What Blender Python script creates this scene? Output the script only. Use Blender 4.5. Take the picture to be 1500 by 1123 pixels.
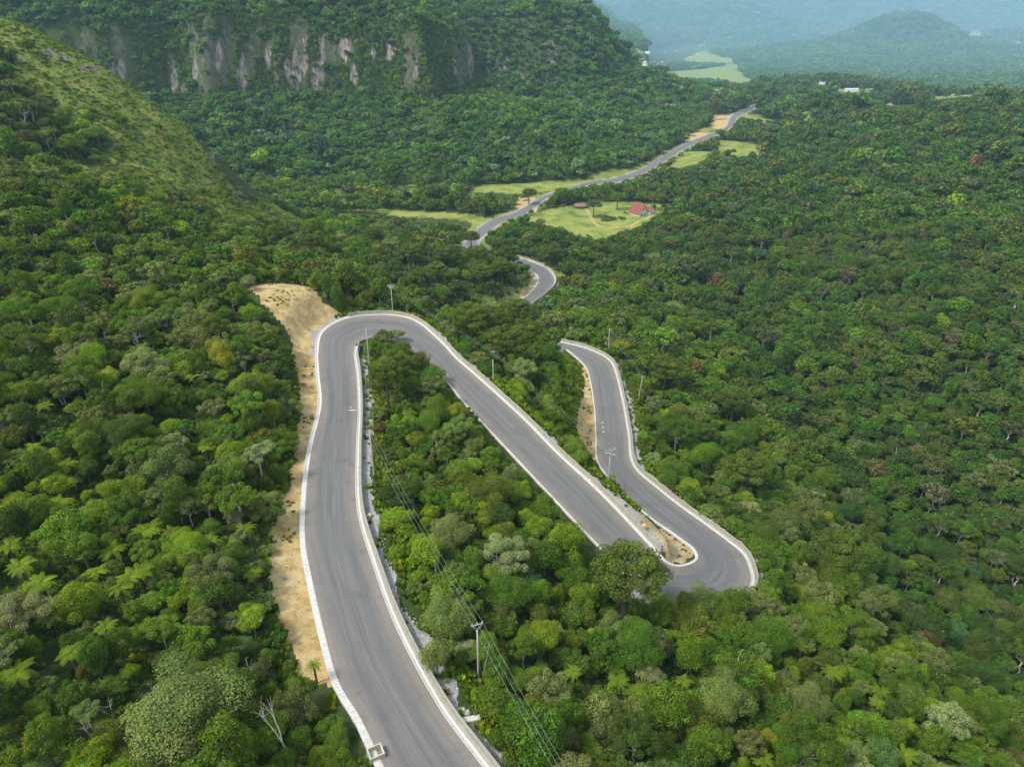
import bpy, bmesh, math, random
import numpy as np
from mathutils import Vector, Matrix, Euler

# ------------------------------------------------------------------ scene, camera, light
for o in list(bpy.data.objects):
    bpy.data.objects.remove(o, do_unlink=True)
SC = bpy.context.scene
COL = SC.collection
random.seed(7)
RNG = np.random.default_rng(11)
ZC = 131.0                      # camera height above the valley floor
HAZE = 0.76e-4
FPX = 1065.0                    # focal length in photo pixels (photo is 1500 x 1123)
PITCH = math.radians(27.0)
cam_d = bpy.data.cameras.new('camera')
cam = bpy.data.objects.new('camera', cam_d)
COL.objects.link(cam)
cam.location = (0, 0, ZC)
cam.rotation_euler = (math.pi / 2 - PITCH, 0, 0)
cam_d.sensor_fit = 'HORIZONTAL'
cam_d.sensor_width = 36.0
cam_d.lens = 36.0 * FPX / 1500.0
cam_d.clip_start = 0.5
cam_d.clip_end = 40000
SC.camera = cam

SUN_EL, SUN_AZ = math.radians(52), math.radians(-118)   # azimuth measured from +Y towards +X
world = bpy.data.worlds.new('World')
SC.world = world
world.use_nodes = True
wn, wl = world.node_tree.nodes, world.node_tree.links
wn.clear()
sky = wn.new('ShaderNodeTexSky')
sky.sky_type = 'NISHITA'
sky.sun_disc = False
sky.sun_elevation = SUN_EL
sky.sun_rotation = SUN_AZ
sky.air_density = 1.0
sky.dust_density = 2.0
sky.ozone_density = 1.0
hs = wn.new('ShaderNodeHueSaturation')     # thin overcast: the blue of the clear sky is mostly veiled
hs.inputs['Saturation'].default_value = 0.26
bg = wn.new('ShaderNodeBackground')
bg.inputs['Strength'].default_value = 0.105
wo = wn.new('ShaderNodeOutputWorld')
wl.new(sky.outputs[0], hs.inputs['Color'])
wl.new(hs.outputs[0], bg.inputs['Color'])
wl.new(bg.outputs[0], wo.inputs['Surface'])

sun_d = bpy.data.lights.new('sun', 'SUN')
sun_d.energy = 1.5
sun_d.angle = math.radians(10)
sun_d.color = (1.0, 0.94, 0.82)
sun = bpy.data.objects.new('sun', sun_d)
COL.objects.link(sun)
sdir = Vector((math.sin(SUN_AZ) * math.cos(SUN_EL), math.cos(SUN_AZ) * math.cos(SUN_EL), math.sin(SUN_EL)))
sun.rotation_euler = sdir.to_track_quat('Z', 'Y').to_euler()
sun.location = (-200, -100, 900)

vs = SC.view_settings
SC.display_settings.display_device = 'sRGB'
vs.view_transform = 'Standard'
vs.look = 'None'
vs.gamma = 1.0
vs.exposure = 1.62
vs.use_curve_mapping = False
SC.cycles.max_bounces = 6
SC.cycles.diffuse_bounces = 3
SC.cycles.glossy_bounces = 2
SC.cycles.transmission_bounces = 3
SC.cycles.transparent_max_bounces = 4
SC.cycles.volume_bounces = 2
SC.cycles.use_denoising = True
SC.cycles.denoiser = 'OPENIMAGEDENOISE'
SC.cycles.denoising_input_passes = 'RGB_ALBEDO_NORMAL'
SC.cycles.denoising_prefilter = 'NONE'
SC.cycles.use_adaptive_sampling = False
SC.render.use_persistent_data = False

# ------------------------------------------------------------------ helpers
cP, sP = math.cos(PITCH), math.sin(PITCH)

def ray(u, v):
    dx = (u - 750.0) / FPX
    dy = (561.5 - v) / FPX
    return dx, cP + dy * sP, -sP + dy * cP

def at(u, v, z):
    """world point where the sight line of photo pixel (u, v) meets height z (z relative to the camera, negative is below)"""
    x, y, w = ray(u, v)
    t = z / w
    return (x * t, y * t, z + ZC)

def atd(u, v, d):
    """world point on the sight line of photo pixel (u, v) at forward distance d"""
    x, y, w = ray(u, v)
    t = d / y
    return (x * t, d, w * t + ZC)

def proj(p):
    """photo pixels and depth of world points (n, 3)"""
    p = np.asarray(p, float)
    y, z = p[:, 1], p[:, 2] - ZC
    dep = y * cP - z * sP
    dep = np.where(np.abs(dep) < 1e-3, 1e-3, dep)
    return 750 + FPX * p[:, 0] / dep, 561.5 - FPX * (y * sP + z * cP) / dep, dep

def hash2(ix, iy, s):
    h = (ix.astype(np.int64) * 374761393 + iy.astype(np.int64) * 668265263 + s * 974634777) & 0x7fffffff
    h = ((h ^ (h >> 13)) * 1274126177) & 0x7fffffff
    h = h ^ (h >> 16)
    return (h & 0xffff) / 65535.0

def vnoise(x, y, s=0):
    ix, iy = np.floor(x), np.floor(y)
    fx, fy = x - ix, y - iy
    fx, fy = fx * fx * (3 - 2 * fx), fy * fy * (3 - 2 * fy)
    a, b = hash2(ix, iy, s), hash2(ix + 1, iy, s)
    c, d = hash2(ix, iy + 1, s), hash2(ix + 1, iy + 1, s)
    return (a + (b - a) * fx) * (1 - fy) + (c + (d - c) * fx) * fy - 0.5

def fbm(x, y, s=0, o=4):
    r, a = 0.0, 1.0
    for k in range(o):
        r = r + a * vnoise(x * 2 ** k, y * 2 ** k, s + k * 17)
        a *= 0.5
    return r

def sstep(a, b, x):
    t = np.clip((x - a) / (b - a), 0, 1)
    return t * t * (3 - 2 * t)

def inpoly(x, y, poly):
    x = np.asarray(x, float); y = np.asarray(y, float)
    pa = np.array([(p[0], p[1]) for p in poly], float)
    out = np.zeros(np.shape(x), bool)
    box = (x >= pa[:, 0].min()) & (x <= pa[:, 0].max()) & (y >= pa[:, 1].min()) & (y <= pa[:, 1].max())
    if not box.any(): return out
    x, y = x[box], y[box]
    r = np.zeros(np.shape(x), bool)
    n = len(poly)
    for i in range(n):
        x0, y0 = poly[i][0], poly[i][1]
        x1, y1 = poly[(i + 1) % n][0], poly[(i + 1) % n][1]
        if y0 == y1:
            continue
        c = ((y0 > y) != (y1 > y)) & (x < (x1 - x0) * (y - y0) / (y1 - y0) + x0)
        r ^= c
    out[box] = r
    return out

def polydist(x, y, pts, closed=False):
    """distance to a polyline, the nearest height on it and the fraction along it"""
    pts = np.asarray(pts, float)
    if closed:
        pts = np.vstack([pts, pts[:1]])
    best = np.full(np.shape(x), 1e18)
    bz = np.zeros(np.shape(x))
    bi = np.zeros(np.shape(x))
    for i in range(len(pts) - 1):
        ax, ay, bx, by = pts[i, 0], pts[i, 1], pts[i + 1, 0], pts[i + 1, 1]
        L = (bx - ax) ** 2 + (by - ay) ** 2 + 1e-9
        t = np.clip(((x - ax) * (bx - ax) + (y - ay) * (by - ay)) / L, 0, 1)
        d = (x - ax - t * (bx - ax)) ** 2 + (y - ay - t * (by - ay)) ** 2
        m = d < best
        best = np.where(m, d, best)
        if pts.shape[1] > 2:
            bz = np.where(m, pts[i, 2] + t * (pts[i + 1, 2] - pts[i, 2]), bz)
        bi = np.where(m, i + t, bi)
    return np.sqrt(best), bz, bi

def catmull(P, step):
    """smooth resample of a 3D polyline at about step metres"""
    P = np.asarray(P, float)
    Q = np.vstack([2 * P[0] - P[1], P, 2 * P[-1] - P[-2]])
    out = []
    for i in range(1, len(Q) - 2):
        p0, p1, p2, p3 = Q[i - 1], Q[i], Q[i + 1], Q[i + 2]
        n = max(2, int(np.linalg.norm(p2 - p1) / 0.5))
        # centripetal style tangents limited by chord length
        l = np.linalg.norm(p2 - p1)
        m1 = (p2 - p0); m1 = m1 / (np.linalg.norm(m1) + 1e-9) * l
        m2 = (p3 - p1); m2 = m2 / (np.linalg.norm(m2) + 1e-9) * l
        for t in np.linspace(0, 1, n, endpoint=False):
            t2, t3 = t * t, t * t * t
            out.append((2 * t3 - 3 * t2 + 1) * p1 + (t3 - 2 * t2 + t) * m1 + (-2 * t3 + 3 * t2) * p2 + (t3 - t2) * m2)
    out.append(P[-1])
    out = np.array(out)
    s = np.r_[0, np.cumsum(np.linalg.norm(np.diff(out, axis=0), axis=1))]
    n = max(2, int(s[-1] / step) + 1)
    q = np.linspace(0, s[-1], n)
    return np.c_[np.interp(q, s, out[:, 0]), np.interp(q, s, out[:, 1]), np.interp(q, s, out[:, 2])]

def nsample(P, n):
    P = np.asarray(P, float)
    s = np.r_[0, np.cumsum(np.linalg.norm(np.diff(P, axis=0), axis=1))]
    q = np.linspace(0, s[-1], n)
    return np.c_[[np.interp(q, s, P[:, k]) for k in range(3)]].T

def link(o, parent=None):
    COL.objects.link(o)
    if parent is not None:
        o.parent = parent
    return o

def mesh_obj(name, verts, faces, mat=None, parent=None, smooth=False, do_link=True):
    me = bpy.data.meshes.new(name)
    me.from_pydata([tuple(map(float, v)) for v in verts], [], [tuple(map(int, f)) for f in faces])
    if smooth:
        me.polygons.foreach_set('use_smooth', np.ones(len(me.polygons), bool))
    if mat is not None:
        me.materials.append(mat)
    me.update()
    o = bpy.data.objects.new(name, me)
    return link(o, parent) if do_link else o

def fast_mesh(name, V, Fq, mat=None, smooth=False):
    """mesh from a vertex array and an (n, k) face index array"""
    V = np.asarray(V, np.float32); Fq = np.asarray(Fq, np.int32)
    me = bpy.data.meshes.new(name)
    k = Fq.shape[1]
    me.vertices.add(len(V)); me.vertices.foreach_set('co', V.ravel())
    me.loops.add(Fq.size); me.loops.foreach_set('vertex_index', Fq.ravel())
    me.polygons.add(len(Fq))
    me.polygons.foreach_set('loop_start', np.arange(0, Fq.size, k, dtype=np.int32))
    if smooth:
        me.polygons.foreach_set('use_smooth', np.ones(len(Fq), bool))
    if mat is not None:
        me.materials.append(mat)
    me.update(calc_edges=True)
    return me

def tag(o, label=None, cat=None, group=None, kind=None):
    if label: o['label'] = label
    if cat: o['category'] = cat
    if group: o['group'] = group
    if kind: o['kind'] = kind
    return o

def empty(name, loc, rz=0.0):
    o = bpy.data.objects.new(name, None)
    o.empty_display_size = 0.5
    o.location = loc
    o.rotation_euler = (0, 0, rz)
    return link(o)

# ------------------------------------------------------------------ materials
class Nodes:
    def __init__(s, name):
        s.m = bpy.data.materials.new(name)
        s.m.use_nodes = True
        s.n, s.l = s.m.node_tree.nodes, s.m.node_tree.links
        s.n.clear()
        s.out = s.n.new('ShaderNodeOutputMaterial')
        s.b = s.n.new('ShaderNodeBsdfPrincipled')
        s.b.inputs['Specular IOR Level'].default_value = 0.25
        s.b.inputs['Roughness'].default_value = 0.85
        s.l.new(s.b.outputs[0], s.out.inputs['Surface'])
    def new(s, t, **kw):
        n = s.n.new(t)
        for k, v in kw.items():
            setattr(n, k, v)
        return n
    def put(s, sock, v):
        if isinstance(v, (int, float)):
            sock.default_value = v
        elif isinstance(v, (tuple, list)):
            sock.default_value = tuple(v) + ((1.0,) if len(v) == 3 and sock.type == 'RGBA' else ())
        else:
            s.l.new(v, sock)
    def math(s, op, a, b=0.0, c=0.0, clamp=False):
        n = s.new('ShaderNodeMath', operation=op, use_clamp=clamp)
        for i, v in enumerate((a, b, c)):
            s.put(n.inputs[i], v)
        return n.outputs[0]
    def mix(s, f, a, b, mode='MIX'):
        n = s.new('ShaderNodeMix', data_type='RGBA', blend_type=mode)
        s.put(n.inputs[0], f); s.put(n.inputs[6], a); s.put(n.inputs[7], b)
        return n.outputs[2]
    def noise(s, scale, detail=4, rough=0.55, vec=None, dist=0.0, col=False):
        n = s.new('ShaderNodeTexNoise')
        n.inputs['Scale'].default_value = scale
        n.inputs['Detail'].default_value = detail
        n.inputs['Roughness'].default_value = rough
        n.inputs['Distortion'].default_value = dist
        if vec is not None: s.l.new(vec, n.inputs['Vector'])
        return n.outputs[1 if col else 0]
    def ramp(s, f, stops):
        n = s.new('ShaderNodeValToRGB')
        e = n.color_ramp.elements
        while len(e) < len(stops): e.new(0.5)
        for k, (p, c) in enumerate(stops):
            e[k].position = p
            e[k].color = (tuple(c) + (1,)) if isinstance(c, (tuple, list)) else (c, c, c, 1)
        s.l.new(f, n.inputs[0])
        return n.outputs[0]
    def pos(s):
        return s.new('ShaderNodeNewGeometry').outputs['Position']
    def obj(s):
        return s.new('ShaderNodeTexCoord').outputs['Object']
    def attr(s, name, typ='GEOMETRY'):
        return s.new('ShaderNodeAttribute', attribute_name=name, attribute_type=typ)
    def color(s, v): s.put(s.b.inputs['Base Color'], v); return s
    def bump(s, h, strength=0.5, dist=0.1):
        n = s.new('ShaderNodeBump')
        n.inputs['Strength'].default_value = strength
        n.inputs['Distance'].default_value = dist
        s.l.new(h, n.inputs['Height'])
        s.l.new(n.outputs[0], s.b.inputs['Normal'])
        return s

# ------------------------------------------------------------------ the road: both edges, as points of the place
def pts(l): return np.array([at(*q) for q in l])
A_SEG = [   # left edge going down the pass, one list per stretch
    [(640,1290,-63.8),(595,1190,-65.0),(563,1123,-65.8),(527,1049,-66.4),(498,1002,-66.8),(481,948,-67.2),(461,865,-67.9),(448,798,-68.6),(447,748,-69.2),(455,665,-70.3),(471,592,-71.5),(468,550,-72.2),(466,520,-72.7)],
    [(466,520,-72.7),(470,492,-73.1),(480,480,-73.3),(498,470,-73.6),(520,464,-73.9),(550,461.5,-74.2),(574,462,-74.5),(600,467,-74.8),(620,478,-75.1)],
    [(620,478,-75.1),(650,506,-75.4),(667,525,-75.6),(690,545,-75.9),(717,569,-76.4),(767,615,-77.4),(817,666,-78.5),(867,712,-79.5),(901,746,-80.2),(962,811,-81.7)],
    [(962,811,-81.7),(975,824,-82.6),(990,830,-83.5),(1008,828,-84.6),(1020,822,-85.6),(1023,815,-86.4),(1017,803,-87.6),(1000,790,-89.3),(985,779,-90.6),(962,764,-92.1)],
    [(962,764,-92.1),(935,742,-93),(905,713,-94.2),(877,677,-95.6),(874,642,-96.6),(871,592,-98),(861,542,-99.6),(851,529,-100),(831,512,-100.6)],
]
B_SEG = [
    [(780,1222,-64.5),(712,1130,-65.6),(640,1032,-66.6),(578,915,-67.5),(547,831,-68.4),(523,748,-69.3),(521,665,-70.3),(524,600,-71.4),(522,550,-72.2),(518,520,-72.7)],
    [(518,520,-72.7),(519,510,-73),(521,505,-73.2),(526,501,-73.4),(535,497,-73.7),(548,495,-74),(560,496,-74.3),(575,501,-74.6),(595,511,-75.1)],
    [(595,511,-75.1),(630,532,-75.5),(690,600,-76.5),(720,632,-77.2),(850,770,-79.6),(900,822,-80.6),(930,852,-81.7)],
    [(930,852,-81.7),(950,872,-82.3),(968,886,-82.9),(992,894,-83.7),(1030,895,-84.6),(1070,883,-85.5),(1092,868,-86.3),(1100,850,-87),(1097,832,-87.9),(1088,812,-89.1),(1070,796,-90.2),(1030,766,-92.1)],
    [(1030,766,-92.1),(999,744,-93.1),(967,719,-94.2),(927,682,-95.6),(919,635,-96.9),(911,589,-98.1),(897,535,-99.7),(884,522,-100.1),(854,509,-100.5),(820,501,-100.9)],
]
C0 = np.array([(13.0, 222.5), (-4, 232), (-26, 245), (-36, 262), (-32, 284), (-16, 305)])   # stretch hidden by the trees below the second wall
A_LOW = [(752,446,-125.6),(757,441,-126),(773,433,-126.6),(786,418,-127.4),(789,410,-127.8),(787,403,-128.2),(778,396,-128.6),(765,388,-128.9)]
B_LOW = [(764,456,-125.6),(769,452,-126),(781,443,-126.6),(797,431,-127.2),(811,416,-127.9),(810,403,-128.4),(797,391,-128.8),(769,380,-129.3)]
A_FAR = [(683,352,-130.4),(687,347,-130.5),(705,331,-130.6),(726,319.5,-130.7),(751,312,-130.7),(770,303,-130.7),(783,294.5,-130.8),(796,287,-130.8),(848,270,-131),(869,265,-131),(894,262,-131),(934,250,-131),(967,231,-131),(1000,212,-131.2),(1040,196,-131.6),(1063,186,-132),(1073,169,-132.4),(1099,157,-132.8),(1106,150,-133)]
B_FAR = [(697,354,-130.4),(701,350,-130.5),(716,338,-130.6),(737,324,-130.7),(764,314.5,-130.7),(781,304,-130.7),(797,292,-130.8),(806,287,-130.8),(855,273,-131),(875,269,-131),(902,267,-131),(940,255,-131),(972,237,-131),(1005,217,-131.2),(1045,200,-131.6),(1070,186,-132),(1082,171,-132.4),(1104,160,-132.8),(1111,153,-133)]

EA, EB = [], []
for a, b in zip(A_SEG, B_SEG):
    ca, cb = catmull(pts(a), 0.8), catmull(pts(b), 0.8)
    n = max(len(ca), len(cb))
    ca, cb = nsample(ca, n), nsample(cb, n)
    EA.append(ca if not EA else ca[1:]); EB.append(cb if not EB else cb[1:])
NEAR_A, NEAR_B = np.vstack(EA), np.vstack(EB)
SEG_END = np.cumsum([len(e) for e in EA])
def pair(a, b, step):
    ca, cb = catmull(pts(a), step), catmull(pts(b), step)
    n = max(len(ca), len(cb))
    return nsample(ca, n), nsample(cb, n)
LOW_A, LOW_B = pair(A_LOW, B_LOW, 1.5)
FAR_A, FAR_B = pair(A_FAR, B_FAR, 5.0)
e0 = (NEAR_A[-1] + NEAR_B[-1]) / 2
l0 = (LOW_A[0] + LOW_B[0]) / 2
l1 = (LOW_A[-1] + LOW_B[-1]) / 2
f0 = (FAR_A[0] + FAR_B[0]) / 2
def connect(P, w=3.9):
    c = catmull(P, 2.0)
    t = np.gradient(c, axis=0); t[:, 2] = 0
    t /= np.linalg.norm(t, axis=1)[:, None]
    nrm = np.c_[-t[:, 1], t[:, 0], 0 * t[:, 0]]
    return c + nrm * w, c - nrm * w
zs = np.linspace(e0[2], l0[2], len(C0) + 2)[1:-1]
H1_A, H1_B = connect(np.vstack([e0, np.c_[C0, zs], l0]))
m1 = [(l1[0] - 8, l1[1] + 9), (l1[0] - 22, l1[1] + 22), (f0[0] + 2, f0[1] - 12)]
zs = np.linspace(l1[2], f0[2], 5)[1:-1]
H2_A, H2_B = connect(np.vstack([l1, np.c_[np.array(m1), zs], f0]))
ROAD_A = np.vstack([NEAR_A, H1_A[1:-1], LOW_A, H2_A[1:-1], FAR_A])
ROAD_B = np.vstack([NEAR_B, H1_B[1:-1], LOW_B, H2_B[1:-1], FAR_B])
ROAD_C = (ROAD_A + ROAD_B) / 2
ROAD_W = np.linalg.norm((ROAD_A - ROAD_B)[:, :2], axis=1) / 2

# ------------------------------------------------------------------ the lie of the land
CP = []
def cp(u, v, z): CP.append(at(u, v, z))
def cpd(u, v, d): CP.append(atd(u, v, d))
def cw(x, y, z): CP.append((x, y, z + ZC))
for q in [(0,1123,-57),(100,1000,-61),(250,1060,-64),(0,800,-61),(200,800,-64.5),(350,850,-66.5),(0,600,-60),(150,620,-62.5),(300,620,-66.5),(330,1000,-66),(420,1060,-66.5),
          (0,420,-60),(180,430,-66),(300,450,-68.5),(350,520,-68),(400,700,-68),(395,870,-67)]:
    cp(*q)
# dirt cut beyond the first hairpin
for q in [(365,424,-63.5),(400,418,-64),(440,422,-66),(430,470,-69),(490,452,-70.5),(455,500,-72)]:
    cp(*q)
# ridge on the left (crest, then its lee side)
for u, v, d in [(0,36,420),(60,50,416),(150,98,410),(250,168,400),(312,232,390),(350,292,382),(420,318,398),(480,338,420),(560,352,430),(-200,-120,420)]:
    cpd(u, v, d)
for x, y, z in [(-330,520,-80),(-240,500,-110),(-160,480,-128),(-110,480,-131),(-450,520,-60)]:
    cw(x, y, z)
for u, v, z in [(100,200,-48),(200,300,-68),(300,335,-80),(60,300,-55),(450,405,-90),(540,420,-95),(520,370,-108),(620,400,-110),(700,420,-117),(650,470,-98),(720,500,-96),(640,440,-106),(560,440,-84),(690,490,-90),
                (800,560,-90),(760,530,-92),(830,600,-89),(860,690,-85),(820,640,-86),(700,385,-122),(760,470,-118)]:
    cp(u, v, z)
# beyond and right of the third stretch
for u, v, z in [(1000,600,-111),(1000,500,-121),(930,520,-108),(900,460,-124),(880,490,-110),(1100,760,-107),(1060,700,-106),(1150,700,-118),(950,600,-104),(1150,830,-100),(1180,780,-115),
                # the spur below the second hairpin
                (1150,905,-90),(1250,985,-89),(1350,1045,-89),(1430,1105,-89),(1000,950,-82.5),(1000,1060,-79),(1150,1010,-84),(1150,1110,-80),(1300,1115,-84),(880,960,-79),
                (800,1000,-74),(800,840,-77),(700,800,-73),(650,700,-73),(600,600,-73.5),(900,1115,-73.5),(760,1115,-69),(700,980,-68.5),(610,860,-69.5),(840,900,-78),
                # ravine and the great slope on the right
                (1470,1010,-124),(1320,905,-122),(1500,820,-121),(1300,720,-124),(1210,640,-124),(1100,600,-121),(1500,640,-113),(1500,450,-104),(1300,450,-119),(1100,450,-127),(1000,400,-129)]:
    cp(u, v, z)
for x, y, z in [(560,800,-79),(640,880,-87),(470,640,-91),(345,900,-103),(240,860,-133),(420,980,-118),(560,1050,-127),(800,1000,-108),(800,700,-62),(520,420,-60),(300,330,-98),(330,520,-108),(230,700,-127),(200,560,-125),(130,420,-130),(300,700,-118),(260,200,-92),(160,130,-112),(130,70,-118),(90,40,-105),(120,10,-100)]:
    cw(x, y, z)
# valley floor
for x, y in [(0,560),(60,520),(120,560),(-60,560),(-150,580),(-250,600),(150,650),(200,760),(100,700),(280,900),(380,1050),(450,1200),(300,1150),(-400,640),(0,480),(60,440),(700,1250),(600,1400),(0,800),(-300,800),(100,1000),(0,1200),(-500,1000),(-900,700),(-900,1200),(1000,1300)]:
    cw(x, y, -131.5)
for x, y, z in [(0,-60,-50),(-90,0,-45),(90,-40,-80),(-20,10,-60),(30,30,-68),(-60,40,-58),(-140,60,-45),(-200,150,-42),(-260,280,-38)]:
    cw(x, y, z)
n_road = len(ROAD_C)
sel = []
acc = 0.0
for i in range(n_road):
    if i: acc += np.linalg.norm(ROAD_C[i] - ROAD_C[i - 1])
    if i == 0 or acc > (10 if ROAD_C[i, 1] < 320 else 30):
        sel.append(i); acc = 0.0
CPA = np.vstack([np.array(CP), ROAD_C[sel]])
CPA[:, 2] -= ZC
_c = 6.0
def _phi(d2): return np.sqrt(d2 + _c * _c)
_d2 = ((CPA[:, None, :2] - CPA[None, :, :2]) ** 2).sum(-1)
_Ak = _phi(_d2)
_n = len(CPA)
_S = np.zeros((_n + 3, _n + 3))
_S[:_n, :_n] = _Ak - np.eye(_n) * 2.0        # slight smoothing
_S[:_n, _n] = 1; _S[:_n, _n + 1:_n + 3] = CPA[:, :2] / 500; _S[_n, :_n] = 1; _S[_n + 1:_n + 3, :_n] = CPA[:, :2].T / 500
_W = np.linalg.solve(_S, np.r_[CPA[:, 2], 0, 0, 0])
def rbf(x, y):
    r = np.empty(len(x))
    for i in range(0, len(x), 20000):
        xs, ys = x[i:i + 20000], y[i:i + 20000]
        d2 = (xs[:, None] - CPA[None, :, 0]) ** 2 + (ys[:, None] - CPA[None, :, 1]) ** 2
        r[i:i + 20000] = _phi(d2) @ _W[:_n] + _W[_n] + (xs * _W[_n + 1] + ys * _W[_n + 2]) / 500
    return r

ROAD_L = np.c_[ROAD_C[:, :2], ROAD_C[:, 2] - ZC, ROAD_W]
_keep = np.r_[0:len(ROAD_L):3]
ROAD_LOW = ROAD_L[_keep]

def natural(x, y):
    """height relative to the camera before the road bench is cut"""
    zv = np.interp(y, [0, 800, 1200, 1500, 2600, 4000, 6000, 9000, 30000], [-131, -131.3, -137, -149, -228, -284, -345, -398, -398])
    b = np.clip(rbf(x, y), -140, 40)
    w = sstep(1000, 1400, y) + sstep(900, 1300, np.abs(x))
    w = np.clip(w, 0, 1)
    z = b * (1 - w) + zv * w
    z = z + fbm(x / 60, y / 60, 3) * 3.0 * sstep(60, 300, y)
    # cliff mountain
    s = np.minimum(y - 640 - 60 * fbm(x / 160, y / 700, 21, 3), (170 - x) * 0.7 + 0.10 * (y - 700) + 40 * fbm(x / 300, y / 140, 22, 3))
    s = np.minimum(s, -((x - 140) * 0.926 - (y - 760) * 0.378))
    s = s + 10 * fbm(x / 35, y / 35, 23, 3)
    h = 0.275 * np.clip(s, 0, 178) + (3.7 + 1.3 * fbm(x / 45, y / 200, 25)) * np.clip(s - 176, 0, 20) + 0.50 * np.clip(s - 196, 0, 260)
    m1 = -131.5 + h + 10 * fbm(x / 90, y / 90, 24) * sstep(0, 80, s)
    m1 = np.where(s > 0, m1, -999)
    # the second bluff
    dx, dy = 160 / 431.0, 400 / 431.0
    s2 = -((x - 163) * dy - (y - 850) * dx) + 30 * fbm(x / 150, y / 150, 31, 3)
    s2 = np.minimum(s2, (y - 880) * 0.8)
    s2 = np.minimum(s2, (1420 - y) * 0.8 + 40 * fbm(x / 100, y / 200, 35, 3))
    h2 = 0.46 * np.clip(s2, 0, 112) + 1.45 * np.clip(s2 - 112, 0, 56) + 0.2 * np.clip(s2 - 168, 0, 400)
    m2 = np.where(s2 > 0, -132 + h2 + 10 * fbm(x / 80, y / 80, 33) * sstep(0, 60, s2), -999)
    # small wooded rise, the peak and its apron
    h3 = zv + 36 * np.exp(-(((x - 690) / 200) ** 2 + ((y - 1720) / 160) ** 2)) + 14 * np.exp(-(((x - 430) / 90) ** 2 + ((y - 1420) / 120) ** 2))
    r = np.hypot((x - 3400), (y - 7000)) * (1 + 0.22 * fbm(x / 540, y / 540, 41, 3))
    pk = zv + 205 * np.exp(-(r / 410) ** 2.0) + 95 * np.exp(-(r / 790) ** 2) + 62 * np.exp(-(r / 1800) ** 2) + 38 * fbm(x / 240, y / 240, 43) * np.exp(-(r / 1600) ** 2)
    r2 = np.hypot((x - 5000) / 1.5, (y - 8000))
    pk = np.maximum(pk, zv + 165 * np.exp(-(r2 / 1020) ** 2) + 26 * fbm(x / 200, y / 200, 44) * np.exp(-(r2 / 1300) ** 2))
    # far range
    th = x / np.maximum(y, 1.0)
    amp = np.interp(th, [-0.6, 0.0, 0.06, 0.10, 0.16, 0.25, 0.6], [500, 330, 380, 640, 1150, 1500, 1700])
    yy = y + 1700 * fbm(x / 2600, y / 2600, 51, 4)
    fr = zv + (amp + 75) * sstep(8300, 14000, yy) + 640 * fbm(x / 1600, y / 1600, 53, 5) * sstep(9000, 11000, yy)
    z = np.maximum.reduce([z, m1, m2, np.where(y > 1000, h3, -999), np.where(y > 1200, pk, -999), np.where(y > 7400, fr, -999)])
    reg = np.zeros(len(x), int)
    reg[(m1 >= z - 1e-6)] = 1
    reg[(m2 >= z - 1e-6)] = 2
    reg[(y > 1400) & (pk > zv + 9) & (pk >= z - 1e-6)] = 3
    reg[(y > 7800) & (fr > zv + 12) & (fr >= z - 1e-6)] = 4
    return z, reg, s, s2

_fr = np.linspace(0, 1, 7)
STRIPS = [np.c_[(ROAD_A[_keep] * (1 - f) + ROAD_B[_keep] * f)[:, :2], (ROAD_A[_keep] * (1 - f) + ROAD_B[_keep] * f)[:, 2] - ZC] for f in _fr]
def bench(x, y, z):
    """cut the road's bench into the land; returns height, distance beyond the road edge, side, position along"""
    e = np.full(len(x), 1e9); i0 = np.zeros(len(x)); zr = np.zeros(len(x)); side = np.zeros(len(x))
    m = (y < 1500) & (x > -120) & (x < 520) & (y > 10)
    if m.any():
        xm, ym = x[m], y[m]
        bd = np.full(len(xm), 1e9); bz = np.zeros(len(xm)); bi = np.zeros(len(xm)); bs = np.zeros(len(xm))
        dc, _, _ = polydist(xm, ym, ROAD_LOW[::4, :3])
        near = dc < 45
        for k, st in enumerate(STRIPS):
            dd, zz, ii = polydist(xm[near], ym[near], st)
            if 0 < k < 6:
                dd = np.maximum(dd - 0.8, 0)
            full_d = np.full(len(xm), 1e9); full_d[near] = dd
            fz = np.zeros(len(xm)); fz[near] = zz
            fi = np.zeros(len(xm)); fi[near] = ii
            up = full_d < bd
            bd = np.where(up, full_d, bd); bz = np.where(up, fz, bz); bi = np.where(up, fi, bi)
            bs = np.where(up, 1.0 if k == 0 else (-1.0 if k == 6 else 0.0), bs)
        e[m], zr[m], i0[m], side[m] = bd, bz, bi, bs
    w = 1 - sstep(1.8, 9.0, e)
    zb = np.where(e < 900, (zr - 0.3) * w + z * (1 - w), z)
    bank = (e > 1.2) & (e < 14) & (side > 0) & (i0 < SEG_END[0] / 3 + 20)
    zb = zb + np.where(bank, (0.55 * fbm(x / 2.2, y / 2.2, 61, 3) + 0.8 * np.abs(fbm(x / 4.5, y / 4.5, 62, 2))) * sstep(1.0, 3.5, e), 0)
    return zb, e, side, i0 * 3

def T(x, y, full=False):
    x = np.atleast_1d(np.asarray(x, float)); y = np.atleast_1d(np.asarray(y, float))
    z, reg, s, s2 = natural(x, y)
    zb, e, side, i = bench(x, y, z)
    if full:
        return zb + ZC, reg, e, side, i, s
    return zb + ZC
def T1(x, y): return float(T([x], [y])[0])

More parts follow.
